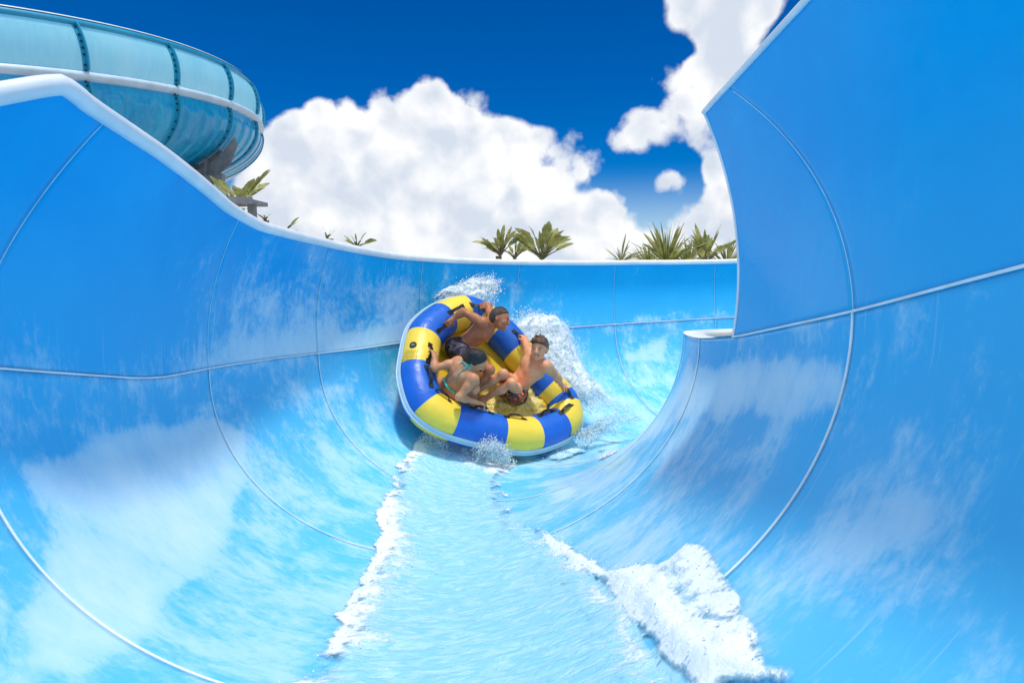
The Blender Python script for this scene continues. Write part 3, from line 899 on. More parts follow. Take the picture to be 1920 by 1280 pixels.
def head(S, c, fw, up, sc=1., H=None):
    """c = centre of the skull; returns a frame for the features"""
    fw = unit(fw); up = unit(up - fw * np.dot(up, fw)); rt = np.cross(fw, up)
    at = lambda x, y, z: c + (rt * x + fw * y + up * z) * sc
    AX = [rt, fw, up]
    S.ell(at(0, -.008, .022), np.array((.072, .090, .082)) * sc, AX, k=.02)
    S.ell(at(0, .022, -.030), np.array((.060, .066, .076)) * sc, AX, k=.025)
    S.cap(at(-.036, .045, -.070), at(.036, .045, -.070), .022 * sc, k=.022)           # jaw corners
    S.cap(at(0, .060, -.082), at(0, .070, -.088), .020 * sc, k=.02)                      # chin
    S.cap(at(-.030, .074, .016), at(.030, .074, .016), .011 * sc, k=.012)               # brow
    for s in (-1, 1):
        S.ell(at(.032 * s, .090, -.002), np.array((.015, .012, .010)) * sc, AX, k=.008, op='sub')
        S.ell(at(.031 * s, .074, -.003), np.array((.0135,) * 3) * sc, AX, k=.003)
        S.ell(at(.040 * s, .062, -.030), np.array((.022, .022, .020)) * sc, AX, k=.02)    # cheek
        S.ell(at(.074 * s, -.006, -.008), np.array((.008, .019, .030)) * sc, AX, k=.006)  # ear
        S.ell(at(.082 * s, .000, -.004), np.array((.006, .009, .015)) * sc, AX, k=.004, op='sub')
    S.cap(at(0, .084, .010), at(0, .104, -.026), .0085 * sc, .0125 * sc, k=.008)          # nose
    for s in (-1, 1): S.ell(at(.010 * s, .092, -.030), np.array((.008, .009, .007)) * sc, AX, k=.005)
    S.cap(at(-.018, .080, -.056), at(.018, .080, -.056), .0085 * sc, k=.006)
    S.cap(at(-.016, .078, -.067), at(.016, .078, -.067), .0085 * sc, k=.006)
    S.cap(at(-.018, .094, -.0615), at(.018, .094, -.0615), .0032 * sc, k=.004, op='sub')
    return at, AX

def body(J, sc, fem=False):
    """J: joint positions; sc scales limb girth"""
    pts = np.array([v for v in J.values() if isinstance(v, np.ndarray) and v.shape == (3,) and np.linalg.norm(v) > 1.5])
    S = SDF(pts.min(0) - .22, pts.max(0) + .22, .0062)
    hip, neck, shL, shR = J['hip'], J['neck'], J['shL'], J['shR']
    up = unit(neck - hip); rt = unit((shR - shL) - up * np.dot(shR - shL, up)); fw = np.cross(up, rt)
    AX = [rt, fw, up]; T = np.linalg.norm(neck - hip)
    ch = lerp(hip, neck, .66)
    hw = .40 * np.linalg.norm(shR - shL) 
    S.ell(hip + up * .02, np.array((.128, .10, .10)) * sc, AX, k=.04)
    S.ell(lerp(hip, neck, .32), np.array((.108 if not fem else .094, .078, .13)) * sc, AX, k=.05)
    S.ell(ch, np.array((.135 if not fem else .12, .088, .155)) * sc, AX, k=.05)
    S.ell(lerp(hip, neck, .86), np.array((.125, .068, .07)) * sc, AX, k=.04)
    for s in (-1, 1):
        S.ell(ch + rt * .058 * s * sc + fw * .068 * sc + up * .035, np.array((.058, .026, .045)) * sc, AX, k=.03)      # chest
        S.ell(ch + rt * .062 * s * sc - fw * .070 * sc + up * .05, np.array((.050, .022, .070)) * sc, AX, k=.03)       # shoulder blade
        S.cap(lerp(hip, neck, .1) + rt * .03 * s * sc - fw * .072 * sc, lerp(hip, neck, .75) + rt * .032 * s * sc - fw * .078 * sc, .022 * sc, k=.03)
        S.ell(hip + rt * .065 * s * sc - fw * .055 * sc - up * .03, np.array((.075, .07, .08)) * sc, AX, k=.03)
    if not fem:
        for s in (-1, 1):
            for q in (.22, .36, .48): S.ell(lerp(hip, neck, q) + rt * .028 * s * sc + fw * .074 * sc, np.array((.026, .012, .022)) * sc, AX, k=.012)
    hc = J['head']; nb = neck - up * .01
    S.cap(nb, lerp(neck, hc, .75), .052 * sc, .048 * sc, k=.03)
    for sh, s in ((shR, 1), (shL, -1)):
        S.cap(lerp(neck, hc, .22), lerp(neck, sh, .75) , .036 * sc, .036 * sc, k=.04)
        S.cap(ch + rt * .05 * s * sc + up * .05, sh, .062 * sc, .044 * sc, k=.05)
        S.ell(sh, np.array((.052,) * 3) * sc, AX, k=.03)
    for q in 'LR':
        sh, el, ha = J['sh' + q], J['el' + q], J['ha' + q]
        S.cap(sh, el, .045 * sc, .034 * sc, k=.02); S.ell(lerp(sh, el, .42), np.array((.042,) * 3) * sc, None, k=.03)
        S.cap(el, ha, .036 * sc, .025 * sc, k=.016); S.ell(lerp(el, ha, .3), np.array((.037,) * 3) * sc, None, k=.03)
        S.ell(el, np.array((.034,) * 3) * sc, None, k=.02)
        if 'hd' + q in J:
            d, pn, side = J['hd' + q]; hand(S, ha, d, pn, side, .95, sc * .95)
    for q, s in (('L', -1), ('R', 1)):
        if 'kn' + q not in J: continue
        h = hip + rt * .075 * s * sc - up * .02; kn, an = J['kn' + q], J['an' + q]
        S.cap(h, kn, .070 * sc, .045 * sc, k=.025); S.ell(lerp(h, kn, .35), np.array((.068,) * 3) * sc, None, k=.04)
        S.ell(kn, np.array((.045,) * 3) * sc, None, k=.02)
        back = unit((h + an) / 2 - kn)
        S.cap(kn, an, .041 * sc, .027 * sc, k=.016); S.ell(lerp(kn, an, .32) + back * .016 * sc, np.array((.040, .040, .040)) * sc, None, k=.04)
        foot(S, an, J['ft' + q], -unit(an - kn) * -1 if False else unit(kn - an), sc)
    at, HX = head(S, hc, J['hfw'], J['hup'], J['hsc'])
    return S, dict(at=at, HX=HX, rt=rt, fw=fw, up=up, AX=AX)

def face_masks(V, Q4, at, hsc):
    """material slot per face: 0 skin, 1 eye white, 2 dark (iris, brow), 3 lips, 4 teeth"""
    c = V[Q4].mean(1); mi = np.zeros(len(Q4), int)
    def near(p, r): return np.linalg.norm((c - p) / r, axis=1) < 1
    for s in (-1, 1):
        mi[near(at(.031 * s, .088, -.003), .0095 * hsc)] = 1
        mi[near(at(.031 * s, .088, -.002), .0078 * hsc)] = 2
        for q in np.linspace(.016, .046, 6): mi[near(at(q * s, .084 - .25 * (q - .016), .021 - .25 * abs(q - .034)), .0048 * hsc)] = 2
    for q in np.linspace(-.021, .021, 8):
        mi[near(at(q, .086, -.056 + q * q * 9), .0062 * hsc)] = 3; mi[near(at(q, .085, -.067 + q * q * 9), .0062 * hsc)] = 3
    for q in np.linspace(-.013, .013, 6): mi[near(at(q, .086, -.0615), .0034 * hsc)] = 4
    return mi
MAT['eye'] = simple('eye_white', (.75, .74, .72), .2); MAT['dark'] = simple('dark_brown', (.02, .012, .008), .4)
MAT['lip'] = simple('lips', (.36, .13, .10), .4); MAT['teeth'] = simple('teeth', (.8, .78, .72), .3)

def hair(S0, hc, at, HX, hsc, style, name, mat, parent, seed=1):
    S = SDF(hc - .21, hc + .21, .0055)
    sl, G = S._sub(hc - .14, hc + .14, .05)
    S.ell(at(0, -.010, .026), np.array((.079, .097, .089) if style != 'short' else (.076, .094, .086)) * hsc, HX, k=.01)
    S.ell(at(0, -.030, -.02), np.array((.074, .074, .085)) * hsc, HX, k=.03)
    if style == 'messy':
        rng = np.random.default_rng(seed)
        for _ in range(80):     # tufts
            v = rng.normal(size=3); v[2] = abs(v[2]) + .15; v = unit(v)
            if v[1] > .55 and v[2] < .5: continue
            b = at(v[0] * .070, v[1] * .086 - .008, v[2] * .082 + .026); e = at(v[0] * .086 + rng.normal(.008, .014), v[1] * .104 - .002 + rng.normal(0, .016), v[2] * .095 + .026 + rng.normal(0, .005))
            S.cap(b, e, .015 * hsc, .004 * hsc, k=.006)
        for x in np.linspace(-.05, .05, 7): S.cap(at(x, .06, .085), at(x + rng.normal(.01, .008), .096, .058 + rng.normal(0, .008)), .018 * hsc, .006 * hsc, k=.008)
    if style == 'long':
        S.cap(at(.0, -.085, -.0), at(.01, -.095, -.085), .046 * hsc, .030 * hsc, k=.03)
    # keep the face, ears and neck clear
    P3 = np.stack(np.meshgrid(*[S.lo[i] + S.h * np.arange(S.n[i]) for i in range(3)], indexing='ij'), -1)
    loc = ((P3 - hc) @ np.array(HX).T) / hsc
    x, y, z = loc[..., 0], loc[..., 1], loc[..., 2]
    if style == 'long': front = (y - .062) - .55 * (z - .06) * (z > .06) * -1; line = np.maximum(y - (.046 + .50 * np.maximum(z - .03, 0) + .35 * np.minimum(z, 0)), -.25 - z)
    elif style == 'short': line = np.maximum(np.maximum(y - (-.002 + 1.35 * np.maximum(z, 0) + .55 * np.minimum(z, 0)), -.066 - z), -1)
    else: line = np.maximum(y - (.010 + 1.45 * np.maximum(z, 0) + .55 * np.minimum(z, 0)), -.062 - z)
    nz = fbm(loc * np.array([60, 60, 25.]), 3, seed) - .5
    line = line + nz * .012
    d = np.maximum(S.F + .0115 * sstep(-.032, .002, line), line * hsc)      # thins out towards the hairline
    d = d - nz * (.010 if style != 'long' else .006)
    S.F = d.astype(np.float32)
    V, Q4 = S.mesh()
    return obj(name, V, Q4, mat, parent)

def shorts(J, info, sc, name, mat, parent, lenf=.72, waist=.09):
    hip = J['hip']; rt, fw, up = info['rt'], info['fw'], info['up']
    S = SDF(np.minimum.reduce([hip, J['knL'], J['knR']]) - .2, np.maximum.reduce([hip, J['knL'], J['knR']]) + .2, .0065)
    g = .017
    S.ell(hip + up * .01, np.array((.128, .10, .11)) * sc + g, info['AX'], k=.04)
    for s in (-1, 1): S.ell(hip + rt * .065 * s * sc - fw * .055 * sc - up * .03, np.array((.075, .07, .08)) * sc + g, info['AX'], k=.03)
    for q, s in (('L', -1), ('R', 1)):
        h = hip + rt * .075 * s * sc - up * .02
        S.cap(h, lerp(h, J['kn' + q], lenf), .080 * sc + g, .064 * sc + g * 1.3, k=.03)
    P3 = np.stack(np.meshgrid(*[S.lo[i] + S.h * np.arange(S.n[i]) for i in range(3)], indexing='ij'), -1)
    cut = (P3 - hip) @ up - waist
    for q, s in (('L', -1), ('R', 1)):
        h = hip + rt * .075 * s * sc - up * .02; e = unit(J['kn' + q] - h); L = np.linalg.norm(J['kn' + q] - h) * lenf
        v = P3 - h; a = v @ e; rad = np.linalg.norm(v - a[..., None] * e, axis=-1)
        cut = np.where(rad < .13, np.maximum(cut, a - L), cut)
    nz = (fbm((P3 - hip) * np.array([16, 16, 16.]), 3, 5) - .5) * .022
    S.F = np.maximum(S.F - nz, cut).astype(np.float32)
    V, Q4 = S.mesh()
    return obj(name, V, Q4, mat, parent)

SKIN = dict(fair=skin('tanned_skin', (.74, .355, .185)), dark=skin('brown_skin', (.44, .175, .082)), mid=skin('olive_skin', (.60, .28, .14)))
def person(label, J, sc, skin_m, cloth, hair_style, hair_m, fem=False, seed=1, pants=None):
    root = empty('person', to_world(J['hip'])); tag(root, label, 'person', 'riders in the raft')
    S, info = body(J, sc, fem)
    V, Q4 = S.mesh()
    mi = face_masks(V, Q4, info['at'], J['hsc'])
    extra = []
    obj('body', V, Q4, [skin_m, MAT['eye'], MAT['dark'], MAT['lip'], MAT['teeth']], root, mi=mi)
    hair(S, J['head'], info['at'], info['HX'], J['hsc'], hair_style, 'hair', hair_m, root, seed)
    if pants: shorts(J, info, sc, *pants, root)
    return root, V, Q4, info
def hpos(i, lift=.03):
    p, n, t = HANDLES[i]; return p + n * lift, n, t
def grip(i, el, side, flip=1.):
    """wrist position and hand frame so that the fingers close over handle i"""
    p, n, t = HANDLES[i]
    top = p + n * .040
    d = unit(top - el); d = unit(d - n * (d @ n) * .6)
    w = top - d * .082 + n * .020
    return w, (d, -n, side)

MAT['orange_print'] = print_cloth('printed_shorts', (.02, .022, .035), [((.85, .16, .015), .50), ((.03, .06, .16), .56), ((.30, .30, .30), .66)], 11)
MAT['striped'] = print_cloth('dark_striped_shorts', (.012, .013, .02), [((.16, .16, .22), .58), ((.06, .05, .10), .55)], 13)
MAT['mint'] = simple('mint_bikini', (.06, .62, .47), .5, scale=30, var=.15)
HAIRS = dict(brown=hair_mat('brown_hair', (.105, .055, .030)), black=hair_mat('black_wet_hair', (.011, .010, .011)), crop=hair_mat('dark_cropped_hair', (.055, .032, .020)))

def make_people():
    sc = .92
    # boy leaning back against the far tube, facing the lens
    J = dict(hip=Q(893, 765, .02), neck=P(1035, 602, 5.50), head=P(1050, 512, 5.42), shR=P(985, 540, 5.62), shL=P(1096, 628, 5.40), elR=P(957, 472, 5.80),
             elL=P(1160, 694, 5.52), knL=Q(874, 734, .31), knR=Q(820, 676, .30), anL=Q(694, 838, .0), anR=Q(640, 792, .0))
    J['haR'], J['hdR'] = grip(11, J['elR'], 1); J['haL'], J['hdL'] = grip(10, J['elL'], -1)
    J['ftL'] = unit(Q(640, 870, -.03) - J['anL']); J['ftR'] = unit(Q(600, 850, -.03) - J['anR'])
    J['hfw'] = np.array([-.34, -.92, -.14]); J['hup'] = np.array([.10, -.10, 1.]); J['hsc'] = .93
    person('smiling bare chested boy in orange printed shorts leaning back against the raft tube', J, sc, SKIN['fair'], None, 'messy', HAIRS['brown'], seed=4, pants=('shorts', MAT['orange_print']))
    # boy at the high end, turned to the right
    J = dict(hip=Q(560, 515, .02), neck=P(732, 368, 5.55), head=P(800, 325, 5.50), shR=P(690, 352, 5.43), shL=P(752, 335, 5.70), elR=P(568, 284, 5.48),
             elL=P(722, 252, 5.84), knL=Q(735, 650, .30), anL=Q(625, 800, .0), knR=Q(640, 640, .28), anR=Q(560, 770, .0))
    J['haR'], J['hdR'] = grip(0, J['elR'], 1); J['haL'], J['hdL'] = grip(2, J['elL'], -1)
    J['ftL'] = unit(Q(600, 860, -.03) - J['anL']); J['ftR'] = unit(Q(540, 800, -.03) - J['anR'])
    J['hfw'] = np.array([.90, -.30, -.26]); J['hup'] = np.array([.20, .05, 1.]); J['hsc'] = .93
    person('cropped haired boy in dark striped shorts at the raised end of the raft', J, sc, SKIN['dark'], None, 'short', HAIRS['crop'], seed=9, pants=('shorts', MAT['striped']))
    # girl with her back to the lens
    J = dict(hip=Q(462, 775, .0), neck=P(592, 640, 5.04), head=P(655, 590, 5.0), shL=P(533, 600, 5.15), shR=P(632, 712, 4.95), elL=P(387, 640, 5.08), elR=P(542, 822, 4.93),
             knR=Q(640, 770, .28), anR=Q(600, 850, .0), knL=Q(640, 730, .26), anL=Q(640, 820, .0))
    J['haL'], J['hdL'] = grip(3, J['elL'], -1); J['haR'], J['hdR'] = grip(6, J['elR'], 1)
    J['ftR'] = unit(Q(680, 850, -.03) - J['anR']); J['ftL'] = unit(Q(700, 820, -.03) - J['anL'])
    J['hfw'] = np.array([.62, .05, -.72]); J['hup'] = np.array([.30, -.60, .70]); J['hsc'] = .86
    root, V, Q4, info = person('girl in a mint green bikini seen from behind with wet black hair', J, .84, SKIN['mid'], None, 'long', HAIRS['black'], True, seed=2)
    bv = BVHTree.FromPolygons([tuple(p) for p in V], [tuple(q) for q in Q4.tolist()])
    def on(x, y, lift=.006):
        h = bv.ray_cast(Vector((0, 0, 0)), Vector(P(x, y, 1.)).normalized())
        if h[0] is None: return None
        n = np.array(h[1]); p = np.array(h[0])
        if n @ p > 0: n = -n
        return p + n * lift
    def strap(pts, r, name):
        c = catmull(pts, 26); pp = [q for q in (on(x, y) for x, y in c) if q is not None]
        if len(pp) > 2: 
            mb = MB(); mb.tube(np.array(pp), r, 8); return mb.build(name, MAT['mint'], root)
    s = strap([(448, 706), (458, 738), (485, 772), (522, 800)], .010, 'bikini_top')
    strap([(560, 596), (580, 612), (600, 632), (612, 648)], .005, 'bikini_strap')
    strap([(545, 612), (565, 604), (588, 618)], .0045, 'bikini_strap')
    strap([(596, 628), (575, 645), (550, 665), (536, 682)], .0045, 'bikini_strap')
    strap([(590, 620), (612, 622), (615, 640), (598, 640)], .0045, 'bikini_strap')
make_people()

# ------------------------------------------------------------------ spray thrown up round the raft
def PX(px, py, d): return np.array([(px - 960) / F * d, d, (640 - py) / F * d])
def sheet(name, rows, label, thick=.05, seed=0, edge=True, dens=1., nu=60, nv=60):
    """a torn curtain of water: rows of points lofted, both faces, with real thickness and lumps"""
    rows = [catmull(r, nv) for r in rows]
    R = np.stack([catmull(np.stack(rows)[:, j], nu) for j in range(nv)], 1)
    u, v = np.meshgrid(np.linspace(0, 1, nu), np.linspace(0, 1, nv), indexing='ij')
    du = np.gradient(R, axis=0); dv = np.gradient(R, axis=1); n = np.cross(du, dv); n /= np.linalg.norm(n, axis=-1)[..., None] + 1e-9
    out = None
    V = []; D = []; UV = []; Fc = []; off = 0
    for k, sgn in enumerate((-1, 0, 1)):
        h = (fbm(np.stack([u * 7, v * 7, np.full_like(u, k * 3.)], -1), 4, seed + k) - .5) * .16 + sgn * thick
        V.append((R + n * h[..., None]).reshape(-1, 3))
        e = np.minimum(np.minimum(u / .12, (1 - u) / .22), np.minimum(v / .15, (1 - v) / .15)); e = np.clip(e, 0, 1)
        D.append((.5 + dens * .5 * (e - .55)).ravel()); UV.append(np.stack([u * 1. + k * 3.1, v + k * 1.7], -1).reshape(-1, 2))
        Fc.append(grid_faces(nu, nv) + off); off += nu * nv
    return np.concatenate(V), np.concatenate(D), np.concatenate(UV), np.concatenate(Fc), R, n
def splashes():
    Vs, Ds, Us, Fs, off = [], [], [], [], 0
    drops, dr, vel = [], [], []
    def add(rows, seed, dens, ndrop, spread, thick=.05, rmax=.0055):
        nonlocal off
        V, D, U, Fc, R, n = sheet('s', rows, '', thick, seed, dens=dens)
        Vs.append(V); Ds.append(D); Us.append(U); Fs.append(Fc + off); off += len(V)
        i = RNG.integers(0, R.shape[0], ndrop); j = RNG.integers(0, R.shape[1], ndrop)
        # more of them towards the outer rows
        i = np.maximum(i, RNG.integers(0, R.shape[0], ndrop))
        p = R[i, j] + RNG.normal(0, spread, (ndrop, 3)); drops.append(p); dr.append(np.clip(RNG.exponential(.0017, ndrop) + .0009, 0, rmax))
        dv = R[np.minimum(i + 1, R.shape[0] - 1), j] - R[np.maximum(i - 1, 0), j]; vel.append(dv)
    # plume to the right of the boys, curling away from the raft's far side
    add([[PX(930, 640, 6.25), PX(985, 680, 6.2), PX(1030, 720, 6.1), PX(1075, 770, 5.95)],
         [PX(955, 600, 6.35), PX(1015, 630, 6.3), PX(1062, 690, 6.2), PX(1105, 760, 6.05)],
         [PX(985, 590, 6.5), PX(1048, 612, 6.45), PX(1080, 685, 6.4), PX(1140, 760, 6.2)],
         [PX(1000, 600, 6.7), PX(1066, 640, 6.7), PX(1098, 720, 6.6), PX(1190, 775, 6.3)]], 3, 1.0, 8320, .045)
    add([[PX(950, 650, 6.1), PX(1000, 690, 6.05), PX(1060, 740, 5.9)], [PX(990, 640, 6.2), PX(1040, 690, 6.1), PX(1085, 745, 6.)], [PX(1010, 610, 6.3), PX(1070, 690, 6.2), PX(1120, 775, 6.05)]], 13, .8, 4000, .05)
    # crest behind the raised end
    add([[PX(765, 600, 6.1), PX(800, 575, 6.1), PX(850, 560, 6.1), PX(905, 580, 6.15)], [PX(770, 590, 6.2), PX(815, 562, 6.2), PX(865, 546, 6.2), PX(918, 566, 6.25)],
         [PX(790, 578, 6.3), PX(840, 552, 6.3), PX(890, 532, 6.3), PX(928, 548, 6.35)], [PX(820, 566, 6.4), PX(865, 542, 6.4), PX(905, 526, 6.4), PX(930, 530, 6.4)]], 23, .9, 6720, .035)
    # wash along the left side
    add([[PX(775, 590, 6.15), PX(752, 650, 6.0), PX(744, 720, 5.8), PX(765, 790, 5.5)], [PX(765, 590, 6.3), PX(744, 650, 6.2), PX(738, 720, 6.0), PX(750, 800, 5.7)], [PX(750, 600, 6.4), PX(735, 660, 6.3), PX(728, 730, 6.1), PX(738, 810, 5.8)]], 33, .55, 4160, .04, .03)
    # bow wash under the near edge
    add([[PX(770, 800, 5.45), PX(830, 838, 5.3), PX(900, 858, 5.2), PX(965, 866, 5.2)], [PX(762, 815, 5.4), PX(820, 846, 5.25), PX(905, 862, 5.15), PX(960, 872, 5.15)], [PX(750, 832, 5.4), PX(812, 858, 5.2), PX(910, 872, 5.1), PX(955, 880, 5.1)]], 43, .62, 2880, .02, .03)
    add([[PX(885, 866, 5.1), PX(920, 864, 5.05), PX(965, 876, 5.1)], [PX(890, 848, 5.05), PX(922, 843, 5.0), PX(958, 858, 5.05)], [PX(900, 838, 5.0), PX(922, 826, 4.98), PX(945, 842, 5.0)]], 53, .5, 1700, .026, .012, .0028)
    add([[PX(770, 852, 5.2), PX(800, 852, 5.2), PX(840, 858, 5.2)], [PX(778, 836, 5.2), PX(808, 832, 5.15), PX(836, 842, 5.15)], [PX(792, 824, 5.15), PX(812, 816, 5.1), PX(830, 828, 5.1)]], 63, .5, 1400, .026, .012, .0028)
    # wash trailing from the right end
    add([[PX(1075, 815, 5.6), PX(1100, 800, 5.7), PX(1125, 780, 5.8)], [PX(1085, 822, 5.6), PX(1125, 800, 5.75), PX(1160, 775, 5.9)], [PX(1095, 830, 5.6), PX(1150, 805, 5.8), PX(1215, 778, 6.0)]], 73, .35, 1440, .03, .03)
    # spilling through the gap by the boy's hip
    o = obj('splash', np.concatenate(Vs), np.concatenate(Fs), MAT['spray'], None, uv=np.concatenate(Us), attrs={'foam': np.concatenate(Ds)})
    tag(o, 'white splash and torn curtains of water thrown up around the raft', 'splash', kind='stuff')
    o = beads('spray_drops', np.concatenate(drops), np.concatenate(dr), MAT['drop'], None, np.concatenate(vel))
    tag(o, 'fine white drops of spray flying around the raft', 'spray', kind='stuff')
splashes()

# ------------------------------------------------------------------ the enclosed bowl slide at upper left
def bowl():
    c = np.array([-19.766, 20.0, 5.911]) * .8; R = 11.058 * .8 * .994
    A = unit([math.sin(-.153), math.sin(-.197), math.cos(.153) * math.cos(.197)])
    E1 = unit(np.cross([0, 1, 0], A)); E2 = np.cross(A, E1)
    pt = lambda r, h, ph: c + np.multiply.outer(h, A) + (np.asarray(r) * np.cos(ph))[..., None] * E1 + (np.asarray(r) * np.sin(ph))[..., None] * E2
    up_prof = np.array([(R * 1.002, .08), (R * 1.010, .28), (R * 1.014, .50), (R * 1.012, .72), (R * 1.005, .90), (R * .997, .99)])
    lo_prof = np.array([(R * .992, -.10), (R * .990, -.34), (R * .970, -.68), (R * .925, -1.02), (R * .85, -1.30), (R * .74, -1.52), (R * .60, -1.66), (R * .4, -1.76), (R * .2, -1.80), (R * .04, -1.81)])
    up_c, lo_c = catmull(up_prof, 20), catmull(lo_prof, 44)
    p0, dl = -.516, .228
    root = empty('bowl_slide', to_world(c)); tag(root, 'enclosed bowl slide with pale translucent upper panels and teal ribbed underside', 'water slide')
    def strip(prof, a, b, n, off=0.):
        ph = np.linspace(a, b, n); rr, hh = np.meshgrid(prof[:, 0], prof[:, 1])[0][0], prof[:, 1]
        P_, I = np.meshgrid(ph, np.arange(len(prof)), indexing='ij')
        return pt(prof[I, 0] + off, prof[I, 1], P_)
    ks = list(range(-2, 4))
    for k in ks:
        a, b = p0 + k * dl, p0 + (k + 1) * dl
        obj('upper_panel', strip(up_c, a, b, 24), grid_faces(24, 20), MAT['pale'], root)
        # lower panel with raised stiffening pads
        n = 60; ph = np.linspace(a, b, n); P_, I = np.meshgrid(ph, np.arange(44), indexing='ij')
        q = (P_ - a) / dl; h = lo_c[I, 1]
        pad = np.zeros_like(q)
        for m_ in (.14, .44, .74):
            pad = np.maximum(pad, sstep(m_ - .012, m_, q) * sstep(m_ + .182, m_ + .17, q) * sstep(-.34, -.36, h))
        obj('lower_panel', pt(lo_c[I, 0] + .06 * pad, h, P_), grid_faces(n, 44), MAT['teal'], root)
    a, b = p0 + 4 * dl, p0 - 2 * dl + 2 * math.pi
    obj('upper_panel', strip(up_c, a, b, 120), grid_faces(120, 20), MAT['pale'], root)
    obj('lower_panel', strip(lo_c, a, b, 120), grid_faces(120, 44), MAT['teal'], root)
    # ribs where the panels are bolted together
    for k in range(-2, 5):
        ph = p0 + k * dl
        for prof, nb, nm in ((up_c, 9, 'upper_rib'), (lo_c[:34], 16, 'lower_rib')):
            w = .075 / R
            o_ = .10
            P1 = pt(prof[:, 0] - .01, prof[:, 1], np.full(len(prof), ph - w)); P2 = pt(prof[:, 0] + .02, prof[:, 1], np.full(len(prof), ph - w * .9))
            P3 = pt(prof[:, 0] + .02, prof[:, 1], np.full(len(prof), ph - .012 / R)); P4 = pt(prof[:, 0] + o_, prof[:, 1], np.full(len(prof), ph - .012 / R))
            P5 = pt(prof[:, 0] + o_, prof[:, 1], np.full(len(prof), ph + .012 / R)); P6 = pt(prof[:, 0] - .01, prof[:, 1], np.full(len(prof), ph + .014 / R))
            V = np.stack([P1, P2, P3, P4, P5, P6], 1); mb = MB(); mb.add(V, grid_faces(len(prof), 6).tolist())
            for q in np.linspace(.5, len(prof) - 1.5, nb):
                i = int(q); ce = (P2[i] + P3[i]) / 2; nn = unit(P4[i] - P3[i]); tt = unit(prof[min(i + 1, len(prof) - 1), 1] * A - prof[i, 1] * A + 1e-6 * E1)
                mb.box(ce + nn * .012, unit(P3[i] - P2[i]) * .016, np.cross(nn, unit(P3[i] - P2[i])) * .016, nn * .014, 1)
            mb.build(nm, [MAT['tealrib'], MAT['bolt']], root, smooth=False)
    # flange belt at the widest line and the lip along the top
    ph = np.linspace(0, 2 * np.pi, 300, endpoint=False)
    def belt(prof, name, mat):
        prof = np.array(prof); P_, I = np.meshgrid(ph, np.arange(len(prof)), indexing='ij')
        return obj(name, pt(prof[I, 0], prof[I, 1], P_), grid_faces(300, len(prof), True, False), mat, root, smooth=False)
    belt([(R * .985, .06), (R + .06, .06), (R + .07, .0), (R + .065, -.04), (R * .98, -.10)], 'flange', MAT['flange'])
    belt([(R * 1.006, .89), (R * 1.011, .92), (R * 1.010, .97), (R * 1.006, 1.02), (R * .998, 1.05), (R * .990, 1.03), (R * .987, .95)], 'lip', MAT['tealrib'])
    belt([(R * 1.0085, 1.02), (R * 1.006, 1.045), (R * .994, 1.07), (R * .987, 1.05)], 'lip_cap', MAT['rim'])
    # inside wall of the bowl and its flat rim, seen from elsewhere
    # steel cradle under the bowl
    ph = p0 + 2 * dl + .02
    s = root
    mb = MB()
    sel = lo_c[14:40]
    o1 = pt(sel[:, 0] + .03, sel[:, 1] - .02, np.full(len(sel), ph)); 
    down = -A
    for w in (-.07, .07):
        top = pt(sel[:, 0] + .03, sel[:, 1] - .02, np.full(len(sel), ph + w / R))
        outr = pt(sel[:, 0] + .22, sel[:, 1] - .30, np.full(len(sel), ph + w / R))
        V = np.stack([top, outr], 1); mb.add(V, grid_faces(len(sel), 2).tolist())
    mb.add(np.stack([pt(sel[:, 0] + .22, sel[:, 1] - .30, np.full(len(sel), ph - .08 / R)), pt(sel[:, 0] + .22, sel[:, 1] - .30, np.full(len(sel), ph + .08 / R))], 1), grid_faces(len(sel), 2).tolist())
    dd = pt(np.array([R * .86]), np.array([-1.2]), np.array([ph]))[0][1] - .35
    pg = [(330, 322), (372, 318), (402, 300), (424, 276), (440, 256), (446, 272), (432, 310), (412, 326), (402, 338), (399, 372), (376, 372), (372, 345), (345, 338)]
    fr = [PX(x, y, dd) for x, y in pg]; bk = [PX(x, y, dd) * ((dd + .16) / dd) for x, y in pg]; m_ = len(pg)
    mb.add(fr + bk, [list(range(m_)), list(range(m_, 2 * m_))[::-1]] + [(i, m_ + i, m_ + (i + 1) % m_, (i + 1) % m_) for i in range(m_)])
    mb.box(PX(388, 336, dd - .06), [.42, 0, .05], [0, .10, 0], [0, 0, .075]); mb.box(PX(388, 318, dd - .05), [.03, 0, 0], [0, .1, 0], [0, 0, .25])
    mb.build('support_bracket', MAT['steel'], root, smooth=False)
    base = pt(np.array([R * .84]), np.array([-1.25]), np.array([ph]))[0]
    wb = to_world(base)
    Z = np.array([0, 0, 1.])
    mb = MB(); bx, by = np.array([1., 0, 0]), np.array([0, 1., 0])
    mid = np.array([wb[0], wb[1], wb[2] / 2]); hh = wb[2] / 2
    mb.box(mid, bx * .03, by * .14, Z * hh); mb.box(mid + bx * .12, bx * .012, by * .15, Z * hh); mb.box(mid - bx * .12, bx * .012, by * .15, Z * hh)
    mb.box([wb[0] - .2, wb[1], wb[2] - .35], bx * .8, by * .12, Z * .10); mb.box([wb[0], wb[1], .06], bx * .4, by * .4, Z * .06)
    mb.build('support_post', MAT['steel'], root, smooth=False, world=True)
bowl()

